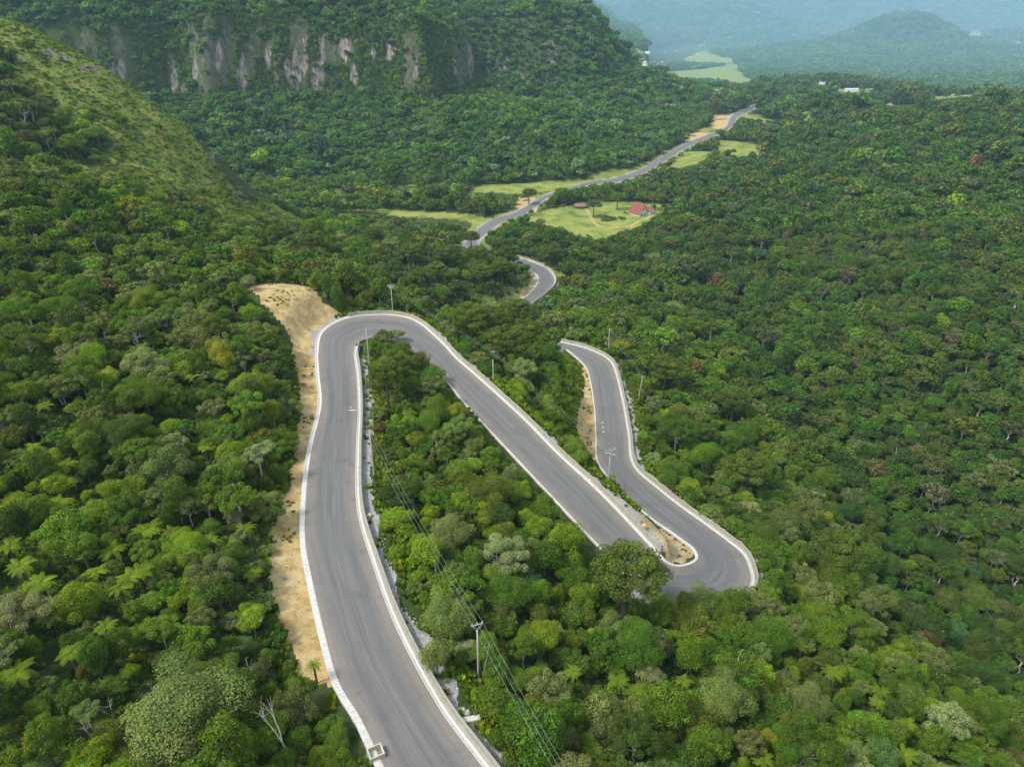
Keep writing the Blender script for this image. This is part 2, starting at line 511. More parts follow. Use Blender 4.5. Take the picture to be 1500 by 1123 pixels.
def hit(u, v, d0=20.0, d1=19000.0):
    """where the sight line of a photo pixel first meets the land"""
    x, y, w = ray(u, v)
    ds = d0 * (d1 / d0) ** np.linspace(0, 1, 450)
    z = T(x / y * ds, ds)
    under = (w / y * ds + ZC) < z
    k = int(np.argmax(under)) if under.any() else len(ds) - 1
    a, b = ds[max(k - 1, 0)], ds[k]
    dd = np.linspace(a, b, 40)
    under = (w / y * dd + ZC) < T(x / y * dd, dd)
    k = int(np.argmax(under)) if under.any() else 39
    d = dd[k]
    return (x / y * d, d, T1(x / y * d, d))

# ------------------------------------------------------------------ ground sheets
th = np.unique(np.round(np.r_[np.arange(-75, -40, 0.6), np.arange(-40, -24, 0.28), np.arange(-24, 6, 0.14), np.arange(6, 40, 0.28), np.arange(40, 75.1, 0.6)], 3))
_r = [6.0]
while _r[-1] < 19500:
    q = _r[-1]
    _r.append(q + (q * 0.03 if q < 30 else 0.9 if q < 110 else q * 0.0085 if q < 750 else 1.5 if q < 930 else q * 0.012))
rr = np.array(_r)
GX = np.sin(np.radians(th))[None, :] * rr[:, None]
GY = np.cos(np.radians(th))[None, :] * rr[:, None]
GZ, GREG, GE, GSIDE, GI, GS = T(GX.ravel(), GY.ravel(), True)
GV = np.c_[GX.ravel(), GY.ravel(), GZ]
NT, NR = len(th), len(rr)

def wpoly(px):
    return [hit(u, v)[:2] for u, v in px]

DIRT = [wpoly([(360,424),(398,415),(437,417),(470,436),(497,459),(488,474),(471,487),(467,520),(466,560),(470,592),(457,660),(446,750),(447,800),(460,865),(480,948),(502,1006),(470,1012),(438,992),(420,935),(402,890),(393,840),(400,775),(428,690),(436,620),(438,560),(425,490),(392,452)]),
        wpoly([(853,533),(862,556),(871,600),(873,645),(877,682),(868,672),(852,656),(843,636),(846,600),(854,565)]),
        wpoly([(778,400),(786,405),(789,416),(772,431),(757,440),(766,425),(777,413)])]
ISLAND = wpoly([(905,722),(930,748),(962,772),(985,784),(1004,796),(1016,810),(1016,818),(1000,824),(985,826),(966,806),(935,775),(900,740)])
MEADOW = [wpoly(p) for p in [
    [(752,330),(775,312),(800,305),(850,297),(900,297),(985,301),(975,312),(950,325),(912,343),(870,356),(852,350),(835,343),(800,338)],
    [(690,272),(760,268),(860,262),(935,248),(930,256),(880,268),(850,273),(760,284),(690,283)],
    [(470,308),(560,312),(640,324),(690,334),(705,322),(640,312),(560,306)],
    [(978,246),(1005,222),(1045,220),(1035,236),(1010,248)], [(1040,205),(1080,206),(1120,228),(1090,238),(1050,228)],
    [(1060,168),(1110,168),(1185,166),(1180,185),(1150,178),(1105,176)], [(1000,205),(1050,172),(1045,190),(1020,204)]]]
FIELDS = [wpoly(p) for p in [
    [(970,106),(1040,100),(1080,92),(1085,104),(1104,124),(1085,126),(1060,118),(1000,116)],
    [(925,72),(1030,64),(1045,80),(1082,90),(1060,94),(985,90),(935,86)],
    [(1225,129),(1300,131),(1290,137),(1228,136)], [(1360,143),(1425,137),(1430,144),(1370,150)], [(1290,152),(1340,150),(1345,156),(1300,157)], [(1190,126),(1210,118),(1212,126),(1195,130)],
    [(1410,50),(1440,50),(1445,58),(1415,60)], [(1470,62),(1500,62),(1500,68),(1475,68)]]]
RIDGE = [atd(u, v, d)[:2] for u, v, d in [(0,40,436),(60,50,434),(150,98,428),(250,168,418),(312,232,408),(350,292,400),(420,318,416),(480,338,432)]] + wpoly([(480,352),(400,345),(320,318),(220,300),(130,270),(90,220),(120,180),(60,130),(10,95)])

nv = len(GV)
gm = np.zeros((nv, 4), np.float32)          # r dirt, g grass, b rock, a gravel
jx = GV[:, 0] + 1.6 * fbm(GV[:, 0] / 3, GV[:, 1] / 3, 71, 3)
jy = GV[:, 1] + 1.6 * fbm(GV[:, 0] / 3, GV[:, 1] / 3, 72, 3)
dist = np.hypot(GV[:, 0], GV[:, 1])
nr_ = dist < 460
for p in DIRT:
    gm[nr_, 0] = np.maximum(gm[nr_, 0], inpoly(jx[nr_], jy[nr_], p))
isl_m = inpoly(jx[nr_], jy[nr_], ISLAND)
gm[nr_, 3] = np.maximum(gm[nr_, 3], isl_m * 0.33)
gm[nr_, 0] = np.maximum(gm[nr_, 0], isl_m * 0.75)
for p in MEADOW + FIELDS:
    k = 14.0 if p in MEADOW else 60.0
    ax = GV[:, 0] + k * fbm(GV[:, 0] / (k * 3), GV[:, 1] / (k * 3), 73, 3)
    ay = GV[:, 1] + k * fbm(GV[:, 0] / (k * 3), GV[:, 1] / (k * 3), 74, 3)
    gm[:, 1] = np.maximum(gm[:, 1], inpoly(ax, ay, p))
ridge_m = inpoly(GV[:, 0] + 30 * fbm(GV[:, 0] / 30, GV[:, 1] / 30, 75), GV[:, 1] + 30 * fbm(GV[:, 0] / 30, GV[:, 1] / 30, 76), RIDGE)
gm[:, 1] = np.maximum(gm[:, 1], ridge_m * 0.8)
road_s = np.r_[0, np.cumsum(np.linalg.norm(np.diff(ROAD_C, axis=0), axis=1))]
gi = np.clip(GI.astype(int), 0, len(road_s) - 1)
# gravel shoulders: outer side of the first stretch and of the third one, thin along the second wall
e1, e2, e3, e4, e5 = [road_s[k - 1] for k in SEG_END]
gs = road_s[gi]
shoulder = np.zeros(nv)
wv = 1.0 + 0.8 * fbm(GV[:, 0] / 5, GV[:, 1] / 5, 77, 3)
def band(m, w0): return (m & (GE < w0 * wv)).astype(float)
shoulder = np.maximum(shoulder, band((GSIDE < 0) & (gs < e1), 3.2))
shoulder = np.maximum(shoulder, band((GSIDE > 0) & (gs > e1) & (gs < e3), 2.6))
shoulder = np.maximum(shoulder, band((GSIDE < 0) & (gs > e3) & (gs < e4), 2.6))
shoulder = np.maximum(shoulder, band((GSIDE < 0) & (gs >= e4) & (gs < e5), 4.2 * np.exp(-((gs - (e4 + 48)) / 26) ** 2) + 1.2))
shoulder = np.maximum(shoulder, band(gs > e5, 2.0) * 0.7)
gm[:, 3] = np.maximum(gm[:, 3], shoulder)
gm[:, 3] = np.where((gs < e1) & (GSIDE > 0), 0, gm[:, 3])
vergerand = band((gs > e5 + 100), 7.0)
gm[:, 1] = np.maximum(gm[:, 1], vergerand * 0.8 * (1 - np.minimum(gm[:, 3], 1)))
# bare rock on the cliff and the ridge
ROCKS = [(177,103,6,30),(162,104,9,18),(320,85,11,34),(355,105,14,52),(393,83,10,32),(421,100,9,28),(433,108,15,52),(447,92,9,26),(462,112,12,46),(471,92,8,76),(447,62,5,10),(505,72,15,32),(519,112,10,28),(573,75,12,30),(548,80,7,16),(653,68,6,16),(665,98,6,24),(690,90,7,62),(716,92,10,32),(727,112,9,40),(743,100,10,32),(765,113,24,15),(808,80,14,32),(255,112,10,40),(285,105,8,30),(270,130,14,16),(530,60,6,14),(610,100,7,22),(70,75,26,10),(96,86,20,8),(350,290,13,26),(240,195,11,10),(310,232,7,16),(130,100,26,8),(1060,177,24,30),(1024,203,36,14),(773,300,26,15)]
gu, gv_, _d = proj(GV)
for k, (u, v, w, h) in enumerate(ROCKS):
    c = np.array(hit(u, v))
    near = np.hypot(GV[:, 0] - c[0], GV[:, 1] - c[1]) < 90
    q = np.nonzero(near)[0]
    du = (gu[q] - u + w * 0.35 * fbm(GV[q, 0] / 6, GV[q, 2] / 6, 81, 2)) / (w * 0.78)
    dv = (gv_[q] - v) / (h * 0.85)
    val = np.clip(1.55 - 1.15 * np.hypot(du, dv) - 0.9 * np.abs(fbm(GV[q, 0] / 3.5, GV[q, 2] / 14, 83, 3)), 0, 1)
    if k >= len(ROCKS) - 3:
        gm[q, 0] = np.maximum(gm[q, 0], val)
    else:
        gm[q, 2] = np.maximum(gm[q, 2], val)
STEEP = (GS > 172) & (GS < 200) & (GREG == 1)
stk = 0.42 + 0.75 * fbm(GV[:, 0] / 9, GV[:, 2] / 45, 84, 4)
gm[:, 2] = np.where((GS > 177) & (GS < 195) & (GREG == 1), np.maximum(gm[:, 2], np.clip(stk, 0, 0.505)), gm[:, 2])

g = Nodes('ground_soil')
P = g.pos()
mk = g.attr('mask')
sep = g.new('ShaderNodeSeparateColor'); g.l.new(mk.outputs['Color'], sep.inputs[0])
n1 = g.noise(0.08, 5, 0.6, P); n2 = g.noise(1.3, 5, 0.65, P); n3 = g.noise(0.35, 4, 0.6, P); n4 = g.noise(7.0, 3, 0.6, P)
floor_c = g.mix(n2, (0.018, 0.03, 0.010), (0.055, 0.085, 0.022))
grass_c = g.ramp(g.math('ADD', g.math('MULTIPLY', n1, 0.6), g.math('MULTIPLY', n2, 0.4)), [(0.38, (0.06, 0.10, 0.022)), (0.46, (0.13, 0.19, 0.035)), (0.53, (0.21, 0.24, 0.055)), (0.61, (0.275, 0.25, 0.085))])
dirt_c = g.ramp(g.math('ADD', g.math('MULTIPLY', n3, 0.6), g.math('MULTIPLY', n4, 0.4)), [(0.30, (0.16, 0.13, 0.055)), (0.40, (0.29, 0.205, 0.085)), (0.49, (0.395, 0.285, 0.125)), (0.58, (0.475, 0.38, 0.215)), (0.70, (0.31, 0.20, 0.08))])
mapr = g.new('ShaderNodeMapping'); g.l.new(P, mapr.inputs['Vector']); mapr.inputs['Scale'].default_value = (0.5, 0.5, 0.04)
nr = g.noise(1.0, 6, 0.7, mapr.outputs[0])
rock_c = g.ramp(nr, [(0.32, (0.07, 0.06, 0.052)), (0.46, (0.13, 0.112, 0.10)), (0.57, (0.23, 0.205, 0.188)), (0.70, (0.44, 0.42, 0.39))])
vor = g.new('ShaderNodeTexVoronoi'); g.l.new(P, vor.inputs['Vector']); vor.inputs['Scale'].default_value = 4.5
grav_c = g.mix(g.math('MULTIPLY', n4, 0.8), g.mix(n3, (0.15, 0.145, 0.135), (0.36, 0.34, 0.30)), vor.outputs['Color'], 'OVERLAY')
hsv = g.new('ShaderNodeHueSaturation'); hsv.inputs['Saturation'].default_value = 0.14; g.l.new(grav_c, hsv.inputs['Color'])
c = g.mix(g.math('SMOOTH_MIN', g.math('MULTIPLY', sep.outputs[1], g.math('ADD', 0.55, n2)), 1.0, 0.1), floor_c, grass_c)
kd = g.math('SUBTRACT', g.math('MULTIPLY', sep.outputs[0], 1.9), g.math('ADD', g.math('MULTIPLY', n2, 0.9), 0.1), clamp=True)
kd = g.math('MULTIPLY', kd, 2.2, clamp=True)
c = g.mix(kd, c, dirt_c)
weeds = g.math('MULTIPLY', g.math('SUBTRACT', g.noise(0.5, 6, 0.72, P), 0.56, clamp=True), 9.0, clamp=True)
c = g.mix(g.math('MULTIPLY', weeds, 0.75), c, (0.16, 0.17, 0.045))
kr = g.math('MULTIPLY', g.math('SUBTRACT', sep.outputs[2], g.math('ADD', g.math('MULTIPLY', nr, 0.5), g.math('MULTIPLY', g.noise(0.16, 5, 0.7, P), 0.42)), clamp=True), 6.0, clamp=True)
c = g.mix(kr, c, rock_c)
al = mk.outputs['Alpha']
kg = g.math('MULTIPLY', g.math('SUBTRACT', g.math('MULTIPLY', al, 1.3), g.math('MULTIPLY', n2, 0.75), clamp=True), 3.0, clamp=True)
c = g.mix(kg, c, hsv.outputs[0])
g.color(c)
g.b.inputs['Roughness'].default_value = 0.95
g.b.inputs['Specular IOR Level'].default_value = 0.1
g.bump(g.math('ADD', n2, g.math('MULTIPLY', n4, 0.4)), 0.6, 0.35)
MAT_GROUND = g.m

gidx = np.arange(NT * NR).reshape(NR, NT)
GF = np.c_[gidx[:-1, :-1].ravel(), gidx[:-1, 1:].ravel(), gidx[1:, 1:].ravel(), gidx[1:, :-1].ravel()]
freg = GREG[GF[:, 0]].copy()
mead = (gm[GF, 1].mean(1) > 0.5) & (ridge_m[GF].mean(1) < 0.5) & (freg == 0) & (GE[GF[:, 0]] > 8)
freg[mead & (dist[GF[:, 0]] < 1500)] = 5
freg[mead & (dist[GF[:, 0]] >= 1500)] = 6
for k, (nm, lb) in enumerate([('ground', 'forest soil and valley floor under the trees'), ('mountain', 'forested mountain with a cliff band above its lower slope'), ('bluff', 'forested bluff ending in a steep nose above the valley road'),
                              ('hill', 'isolated wooded peak rising from the hazy plain'), ('far_mountain', 'blue far mountain range closing the valley'), ('meadow', 'pale green meadows beside the valley road and house'), ('field', 'far pale fields on the hazy valley plain')]):
    f = GF[freg == k]
    if not len(f): continue
    u, inv = np.unique(f, return_inverse=True)
    me = fast_mesh(nm, GV[u], inv.reshape(f.shape), MAT_GROUND, True)
    ca = me.color_attributes.new('mask', 'FLOAT_COLOR', 'POINT')
    ca.data.foreach_set('color', gm[u].ravel())
    o = link(bpy.data.objects.new(nm, me))
    tag(o, lb, kind='structure')

# ------------------------------------------------------------------ road surface
r = Nodes('asphalt')
P = r.pos()
uv = r.new('ShaderNodeUVMap', uv_map='road')
sx = r.new('ShaderNodeSeparateXYZ'); r.l.new(uv.outputs[0], sx.inputs[0])
acr, alo = sx.outputs[0], sx.outputs[1]
st = r.new('ShaderNodeCombineXYZ'); r.l.new(r.math('MULTIPLY', acr, 9.0), st.inputs[0]); r.l.new(r.math('MULTIPLY', alo, 0.035), st.inputs[1])
streak = r.noise(1.0, 4, 0.6, st.outputs[0], 0.3)
st2 = r.new('ShaderNodeCombineXYZ'); r.l.new(r.math('MULTIPLY', acr, 30.0), st2.inputs[0]); r.l.new(r.math('MULTIPLY', alo, 0.10), st2.inputs[1])
streak2 = r.noise(1.0, 3, 0.6, st2.outputs[0])
big = r.noise(0.07, 5, 0.6, P); fine = r.noise(9.0, 3, 0.7, P); mid = r.noise(0.6, 5, 0.65, P)
edge = r.math('ABSOLUTE', r.math('SUBTRACT', acr, 0.5))        # 0 centre .. 0.5 edge
base = r.mix(streak, (0.060, 0.062, 0.067), (0.182, 0.181, 0.177))
base = r.mix(r.math('MULTIPLY', r.math('SUBTRACT', streak2, 0.45, clamp=True), 1.2, clamp=True), base, (0.23, 0.215, 0.20))
wheel = r.math('MULTIPLY', r.math('SUBTRACT', 1.0, r.math('MULTIPLY', r.math('ABSOLUTE', r.math('SUBTRACT', edge, 0.2)), 9.0), clamp=True), 0.28)
base = r.mix(r.math('MULTIPLY', wheel, r.math('ADD', big, 0.4)), base, (0.075, 0.077, 0.085))
dust = r.math('MULTIPLY', r.math('SUBTRACT', r.math('ADD', r.math('MULTIPLY', edge, 1.7), r.math('MULTIPLY', r.math('ADD', big, mid), 0.38)), 0.83, clamp=True), 2.6, clamp=True)
base = r.mix(r.math('MULTIPLY', dust, 0.5), base, (0.26, 0.215, 0.17))
base = r.mix(r.math('MULTIPLY', fine, 0.22), base, (0.09, 0.09, 0.09))
blot = r.math('MULTIPLY', r.math('SUBTRACT', r.noise(0.22, 6, 0.7, P, 0.6), 0.55, clamp=True), 5.0, clamp=True)
base = r.mix(r.math('MULTIPLY', blot, 0.6), base, (0.075, 0.075, 0.078))
seam = r.math('LESS_THAN', r.math('ABSOLUTE', r.math('SUBTRACT', r.math('ADD', acr, r.math('MULTIPLY', r.math('SUBTRACT', big, 0.5), 0.03)), 0.5)), 0.006)
base = r.mix(r.math('MULTIPLY', seam, r.math('MULTIPLY', mid, 0.8)), base, (0.06, 0.06, 0.06))
vc = r.new('ShaderNodeTexVoronoi', feature='DISTANCE_TO_EDGE'); vc.inputs['Scale'].default_value = 0.16
dv = r.new('ShaderNodeVectorMath', operation='ADD'); r.l.new(P, dv.inputs[0]); r.l.new(r.noise(0.5, 3, 0.6, P, col=True), dv.inputs[1]); r.l.new(dv.outputs[0], vc.inputs['Vector'])
crack = r.math('MULTIPLY', r.math('LESS_THAN', vc.outputs['Distance'], 0.006), r.math('GREATER_THAN', big, 0.52))
r.color(base)
r.b.inputs['Roughness'].default_value = 0.8
r.b.inputs['Specular IOR Level'].default_value = 0.3
r.bump(fine, 0.25, 0.02)
MAT_ROAD = r.m
NA = 9
fr = np.linspace(0, 1, NA)
crown_h = 0.06 * (1 - (2 * fr - 1) ** 2)
RV = ROAD_A[:, None, :] * (1 - fr)[None, :, None] + ROAD_B[:, None, :] * fr[None, :, None]
RV[:, :, 2] += crown_h[None, :]
n = len(ROAD_A)
ri = np.arange(n * NA).reshape(n, NA)
RF = np.c_[ri[:-1, :-1].ravel(), ri[1:, :-1].ravel(), ri[1:, 1:].ravel(), ri[:-1, 1:].ravel()]
me = fast_mesh('road', RV.reshape(-1, 3), RF[:, ::-1], MAT_ROAD, True)
ul = me.uv_layers.new(name='road')
li = np.empty(len(me.loops), np.int32); me.loops.foreach_get('vertex_index', li)
uvs = np.c_[fr[li % NA], road_s[li // NA]].astype(np.float32)
ul.data.foreach_set('uv', uvs.ravel())
road = link(bpy.data.objects.new('road', me))
tag(road, 'worn grey mountain road winding down in hairpin bends', kind='structure')

# ------------------------------------------------------------------ concrete along the road
def concrete(name, c0, c1, stain=0.5, scale=1.0):
    m = Nodes(name)
    P = m.pos()
    a = m.noise(0.9 * scale, 6, 0.65, P); b = m.noise(6.0 * scale, 4, 0.7, P)
    mp = m.new('ShaderNodeMapping'); m.l.new(P, mp.inputs['Vector']); mp.inputs['Scale'].default_value = (2.5, 2.5, 0.5)
    s_ = m.noise(1.0, 4, 0.6, mp.outputs[0])
    col = m.mix(a, c0, c1)
    col = m.mix(m.math('MULTIPLY', m.math('SUBTRACT', s_, 0.5, clamp=True), stain * 4, clamp=True), col, (0.13, 0.12, 0.085))
    col = m.mix(m.math('MULTIPLY', b, 0.25), col, (0.2, 0.19, 0.17))
    m.color(col).bump(b, 0.3, 0.02)
    return m.m
M_WALL = concrete('weathered_concrete', (0.20, 0.195, 0.155), (0.36, 0.35, 0.30), 0.7)
M_WHITE = concrete('pale_concrete', (0.44, 0.435, 0.415), (0.66, 0.655, 0.635), 0.45)
M_GUT = concrete('gutter_concrete', (0.40, 0.39, 0.37), (0.56, 0.555, 0.54), 0.4)
M_POLE = concrete('pole_concrete', (0.31, 0.295, 0.26), (0.42, 0.40, 0.36), 0.3)
def plain(name, col, rough=0.7, spec=0.3, metal=0.0, var=0.25, scale=2.0):
    m = Nodes(name)
    a = m.noise(scale, 4, 0.65, m.pos())
    m.color(m.mix(a, tuple(x * (1 - var) for x in col), tuple(min(1, x * (1 + var)) for x in col)))
    m.b.inputs['Roughness'].default_value = rough
    m.b.inputs['Specular IOR Level'].default_value = spec
    m.b.inputs['Metallic'].default_value = metal
    return m.m

def frames(path, away):
    """horizontal outward unit vectors at each point of an edge, smoothed"""
    t = np.gradient(path, axis=0)[:, :2]
    t /= np.linalg.norm(t, axis=1)[:, None] + 1e-9
    nrm = np.c_[-t[:, 1], t[:, 0]]
    sg = np.sign((nrm * (path[:, :2] - away[:, :2])).sum(1))
    return nrm * sg[:, None]

def sweep(name, path, out, prof, mat, parent=None, closed=True, wob=0.0):
    """closed profile of (outward offset, height) swept along an edge, with end caps"""
    k, n = len(prof), len(path)
    V = np.zeros((n, k, 3))
    for j, (a, h) in enumerate(prof):
        V[:, j, :2] = path[:, :2] + out * a
        V[:, j, 2] = path[:, 2] + h
    if wob:
        w1 = fbm(np.arange(n) / 3.1, np.zeros(n), 91) * wob
        V[:, :, 2] += w1[:, None] * (np.array([h for _, h in prof]) > 0.2)[None, :]
    F = []
    for i in range(n - 1):
        for j in range(k):
            j2 = (j + 1) % k
            F.append((i * k + j, (i + 1) * k + j, (i + 1) * k + j2, i * k + j2))
    o = mesh_obj(name, V.reshape(-1, 3), F, mat, parent)
    me = o.data
    bm = bmesh.new(); bm.from_mesh(me); bm.verts.ensure_lookup_table()
    for base_ in (0, (n - 1) * k):
        try: bm.faces.new([bm.verts[base_ + j] for j in range(k)])
        except ValueError: pass
    bmesh.ops.recalc_face_normals(bm, faces=bm.faces)
    bm.to_mesh(me); bm.free()
    return o

def thin(P, Q, step):
    s = np.r_[0, np.cumsum(np.linalg.norm(np.diff(P, axis=0), axis=1))]
    n = max(3, int(s[-1] / step))
    q = np.linspace(0, s[-1], n)
    f = lambda A: np.c_[[np.interp(q, s, A[:, k]) for k in range(3)]].T
    return f(P), f(Q)

def near_s(edge, u, v):
    uu, vv, _ = proj(edge)
    return int(np.argmin((uu - u) ** 2 + (vv - v) ** 2))

WALL = [(0.62, -0.6), (0.62, 0.02), (0.67, 0.10), (0.80, 0.36), (0.86, 0.92), (0.90, 0.97), (1.08, 0.97), (1.12, 0.92), (1.18, 0.36), (1.30, 0.10), (1.30, -0.6)]
CHAN = [(0.0, -0.4), (0.0, 0.035), (0.12, 0.03), (0.22, -0.06), (0.40, -0.08), (0.52, 0.03), (0.60, 0.03), (0.60, -0.4)]
GUT = [(0.0, -0.4), (0.0, 0.03), (0.08, 0.04), (0.24, -0.05), (0.45, -0.03), (0.64, 0.12), (0.78, 0.13), (0.78, -0.4)]
KERB = [(0.0, -0.4), (0.0, 0.10), (0.05, 0.15), (0.44, 0.16), (0.54, 0.12), (0.54, -0.4)]
LIP = [(0.0, -0.4), (0.0, 0.10), (0.03, 0.14), (0.29, 0.15), (0.34, 0.10), (0.34, -0.4)]

def edge_piece(i0, i1, side, A=None, B=None, step=1.0):
    A = ROAD_A if A is None else A; B = ROAD_B if B is None else B
    a, b = (A, B) if side == 'A' else (B, A)
    P, Q = thin(a[i0:i1 + 1], b[i0:i1 + 1], step)
    # move on the smoothed edge
    return P, frames(P, Q)

def barrier(i0, i1, side, label, chan=True, group='concrete barriers along the road'):
    P, out = edge_piece(i0, i1, side)
    root = empty('concrete_barrier', tuple(P[len(P) // 2]))
    tag(root, label, 'barrier', group)
    off = P - np.array(root.location)
    sweep('barrier_wall', off, out, WALL, M_WALL, root, wob=0.05)
    if chan:
        sweep('drain_channel', off, out, CHAN, M_GUT, root)
    return root

iA = lambda u, v: near_s(NEAR_A, u, v)
iB = lambda u, v: near_s(NEAR_B, u, v)
barrier(0, iB(523, 508), 'B', 'long concrete barrier along the nearest road stretch, ending inside the top hairpin')
barrier(iA(512, 465), iA(961, 809), 'A', 'concrete barrier round the outside of the top hairpin and down the second road stretch')
barrier(iB(975, 890), SEG_END[-1] - 1, 'B', 'concrete barrier round the outside of the lower hairpin and along the third stretch')
nlow0 = len(NEAR_A) + len(H1_A) - 2
barrier(nlow0 - 14, nlow0 + len(LOW_A) + 4, 'B', 'small concrete barrier on the outer edge of the bend below, ringed by trees')

def gutter(i0, i1, side, prof, mat, label, name='drainage_gutter', cat='gutter'):
    P, out = edge_piece(i0, i1, side)
    c = P[len(P) // 2]
    o = sweep(name, P - c, out, prof, mat)
    o.location = tuple(c)
    tag(o, label, cat, 'pale concrete edging along the road')
    return o, P, out
g1, gP, gO = gutter(0, iA(512, 466), 'A', GUT, M_WHITE, 'white concrete drainage gutter between the dirt bank and the nearest road stretch')
gutter(iB(640, 542), iB(930, 850), 'B', LIP, M_WHITE, 'white concrete kerb on the lower edge of the second stretch, partly under trees', 'road_kerb', 'kerb')
gutter(iA(963, 812), iA(903, 711), 'A', KERB, M_WHITE, 'white rounded kerb round the gravel tip inside the lower hairpin', 'road_kerb', 'kerb')
gutter(iA(893, 698), SEG_END[-1] - 1, 'A', LIP, M_WHITE, 'white concrete kerb at the foot of the dirt strip on the third stretch', 'road_kerb', 'kerb')
gutter(nlow0 - 6, nlow0 + len(LOW_A) - 2, 'A', KERB, M_WHITE, 'white kerb on the inner edge of the bend below, far down', 'road_kerb', 'kerb')

# stepped slabs laid in the near end of the gutter
sl = np.r_[0, np.cumsum(np.linalg.norm(np.diff(gP, axis=0), axis=1))]
def box_mesh(name, sx, sy, sz, mat, bev=0.0):
    bm = bmesh.new()
    bmesh.ops.create_cube(bm, size=1.0)
    for v in bm.verts: v.co = Vector((v.co.x * sx, v.co.y * sy, v.co.z * sz))
    if bev: bmesh.ops.bevel(bm, geom=list(bm.edges), offset=bev, segments=1, affect='EDGES')
    me = bpy.data.meshes.new(name); bm.to_mesh(me); bm.free()
    me.materials.append(mat)
    return me
slab_me = box_mesh('slab', 0.47, 0.70, 0.08, M_WHITE, 0.012)
q = 1.0
while q < 75:
    c = np.array([np.interp(q, sl, gP[:, k]) for k in range(3)])
    ov = np.array([np.interp(q, sl, gO[:, k]) for k in range(2)])
    o = bpy.data.objects.new('slab', slab_me)
    COL.objects.link(o)
    o.parent = g1
    o.location = Vector((c[0] + ov[0] * 0.42, c[1] + ov[1] * 0.42, c[2] + 0.075)) - g1.location
    o.rotation_euler = (0.10 + random.uniform(-.02, .02), random.uniform(-.05, .05), math.atan2(ov[1], ov[0]) - math.pi / 2 + random.uniform(-.03, .03))
    q += 0.52

M_BOX = concrete('inlet_concrete', (0.42, 0.40, 0.33), (0.56, 0.54, 0.46), 0.3)
def open_box(name, loc, rz, L, W, H, t, label, cat):
    """open topped concrete box: four walls and a floor as one shell"""
    bm = bmesh.new()
    bmesh.ops.create_cube(bm, size=1.0)
    for v in bm.verts: v.co = Vector((v.co.x * L, v.co.y * W, v.co.z * H))
    top = max(bm.faces, key=lambda f: f.calc_center_median().z)
    r_ = bmesh.ops.inset_region(bm, faces=[top], thickness=t)
    ext = bmesh.ops.extrude_discrete_faces(bm, faces=[top])
    for v in ext['faces'][0].verts: v.co.z -= H * 0.75
    me = bpy.data.meshes.new(name); bm.to_mesh(me); bm.free(); me.materials.append(M_BOX)
    o = link(bpy.data.objects.new(name, me)); o.location = loc; o.rotation_euler = (0, 0, rz)
    return tag(o, label, cat)
p = at(551, 1106, -66.0)
open_box('drain_box', (p[0], p[1], p[2] + 0.15), math.radians(28), 1.5, 1.35, 1.1, 0.17, 'open concrete drain box at the end of the white gutter by the near road edge', 'drain box')

def rock_mesh(name, mat, seed, sub=2, sq=(1, 1, 1), rough=0.25):
    rg = np.random.default_rng(seed)
    bm = bmesh.new()
    bmesh.ops.create_icosphere(bm, subdivisions=sub, radius=1.0)
    pl = rg.normal(size=(9, 3)); pl /= np.linalg.norm(pl, axis=1)[:, None]
    dd = rg.uniform(0.62, 0.95, 9)
    for v in bm.verts:
        c = np.array(v.co)
        for a, d in zip(pl, dd):
            e_ = c @ a
            if e_ > d: c = c - a * (e_ - d)
        c += rg.normal(size=3) * rough * 0.08
        v.co = Vector(c * np.array(sq))
    me = bpy.data.meshes.new(name); bm.to_mesh(me); bm.free(); me.materials.append(mat)
    return me
M_TAN = plain('sandstone', (0.50, 0.30, 0.13), 0.9, 0.2, 0, 0.2, 4)
M_GREY = plain('grey_stone', (0.27, 0.26, 0.25), 0.9, 0.2, 0, 0.35, 3)
def place_mesh(name, me, loc, rot, sc, label, cat, group=None):
    o = link(bpy.data.objects.new(name, me)); o.location = loc; o.rotation_euler = rot; o.scale = sc
    return tag(o, label, cat, group)
def on_ground(u, v, dz=0.0):
    x, y, z = hit(u, v)
    return (x, y, z + dz)
place_mesh('boulder', rock_mesh('boulder', M_TAN, 3), on_ground(943, 774, 0.35), (0.1, 0.2, 0.4), (0.62, 0.55, 0.72), 'orange boulder standing on the gravel tip inside the lower hairpin', 'boulder')
place_mesh('boulder', rock_mesh('boulder', M_TAN, 5), at(1042, 764, -91.9), (0.1, 0.2, 1.4), (0.7, 0.5, 0.5), 'orange rock lying behind the barrier of the lower hairpin', 'boulder')
bl = box_mesh('concrete_block', 2.0, 0.7, 0.55, M_BOX, 0.05)
place_mesh('concrete_block', bl, on_ground(690, 1056, 0.2), (0, 0.06, 0.25), (1, 1, 1), 'pale broken concrete block lying on the gravel by the nearest barrier', 'block')
for (u, v, s_, lb) in [(686, 1046, .45, 'rough grey stone upright behind the pale concrete block'), (679, 1040, .3, 'small pale stone beside the grey upright stone by the near barrier'), (541, 757, .5, 'pale stone on the gravel shoulder halfway along the nearest barrier'), (864, 705, .5, 'pale rubble stone by the barrier above the pole on the second stretch')]:
    place_mesh('stone', rock_mesh('stone', M_GREY if s_ == .45 else M_BOX, int(u)), on_ground(u, v, s_ * .4), (0.2, 0.1, u), (s_ * 1.2, s_ * .9, s_), lb, 'stone', 'loose stones on the shoulder')
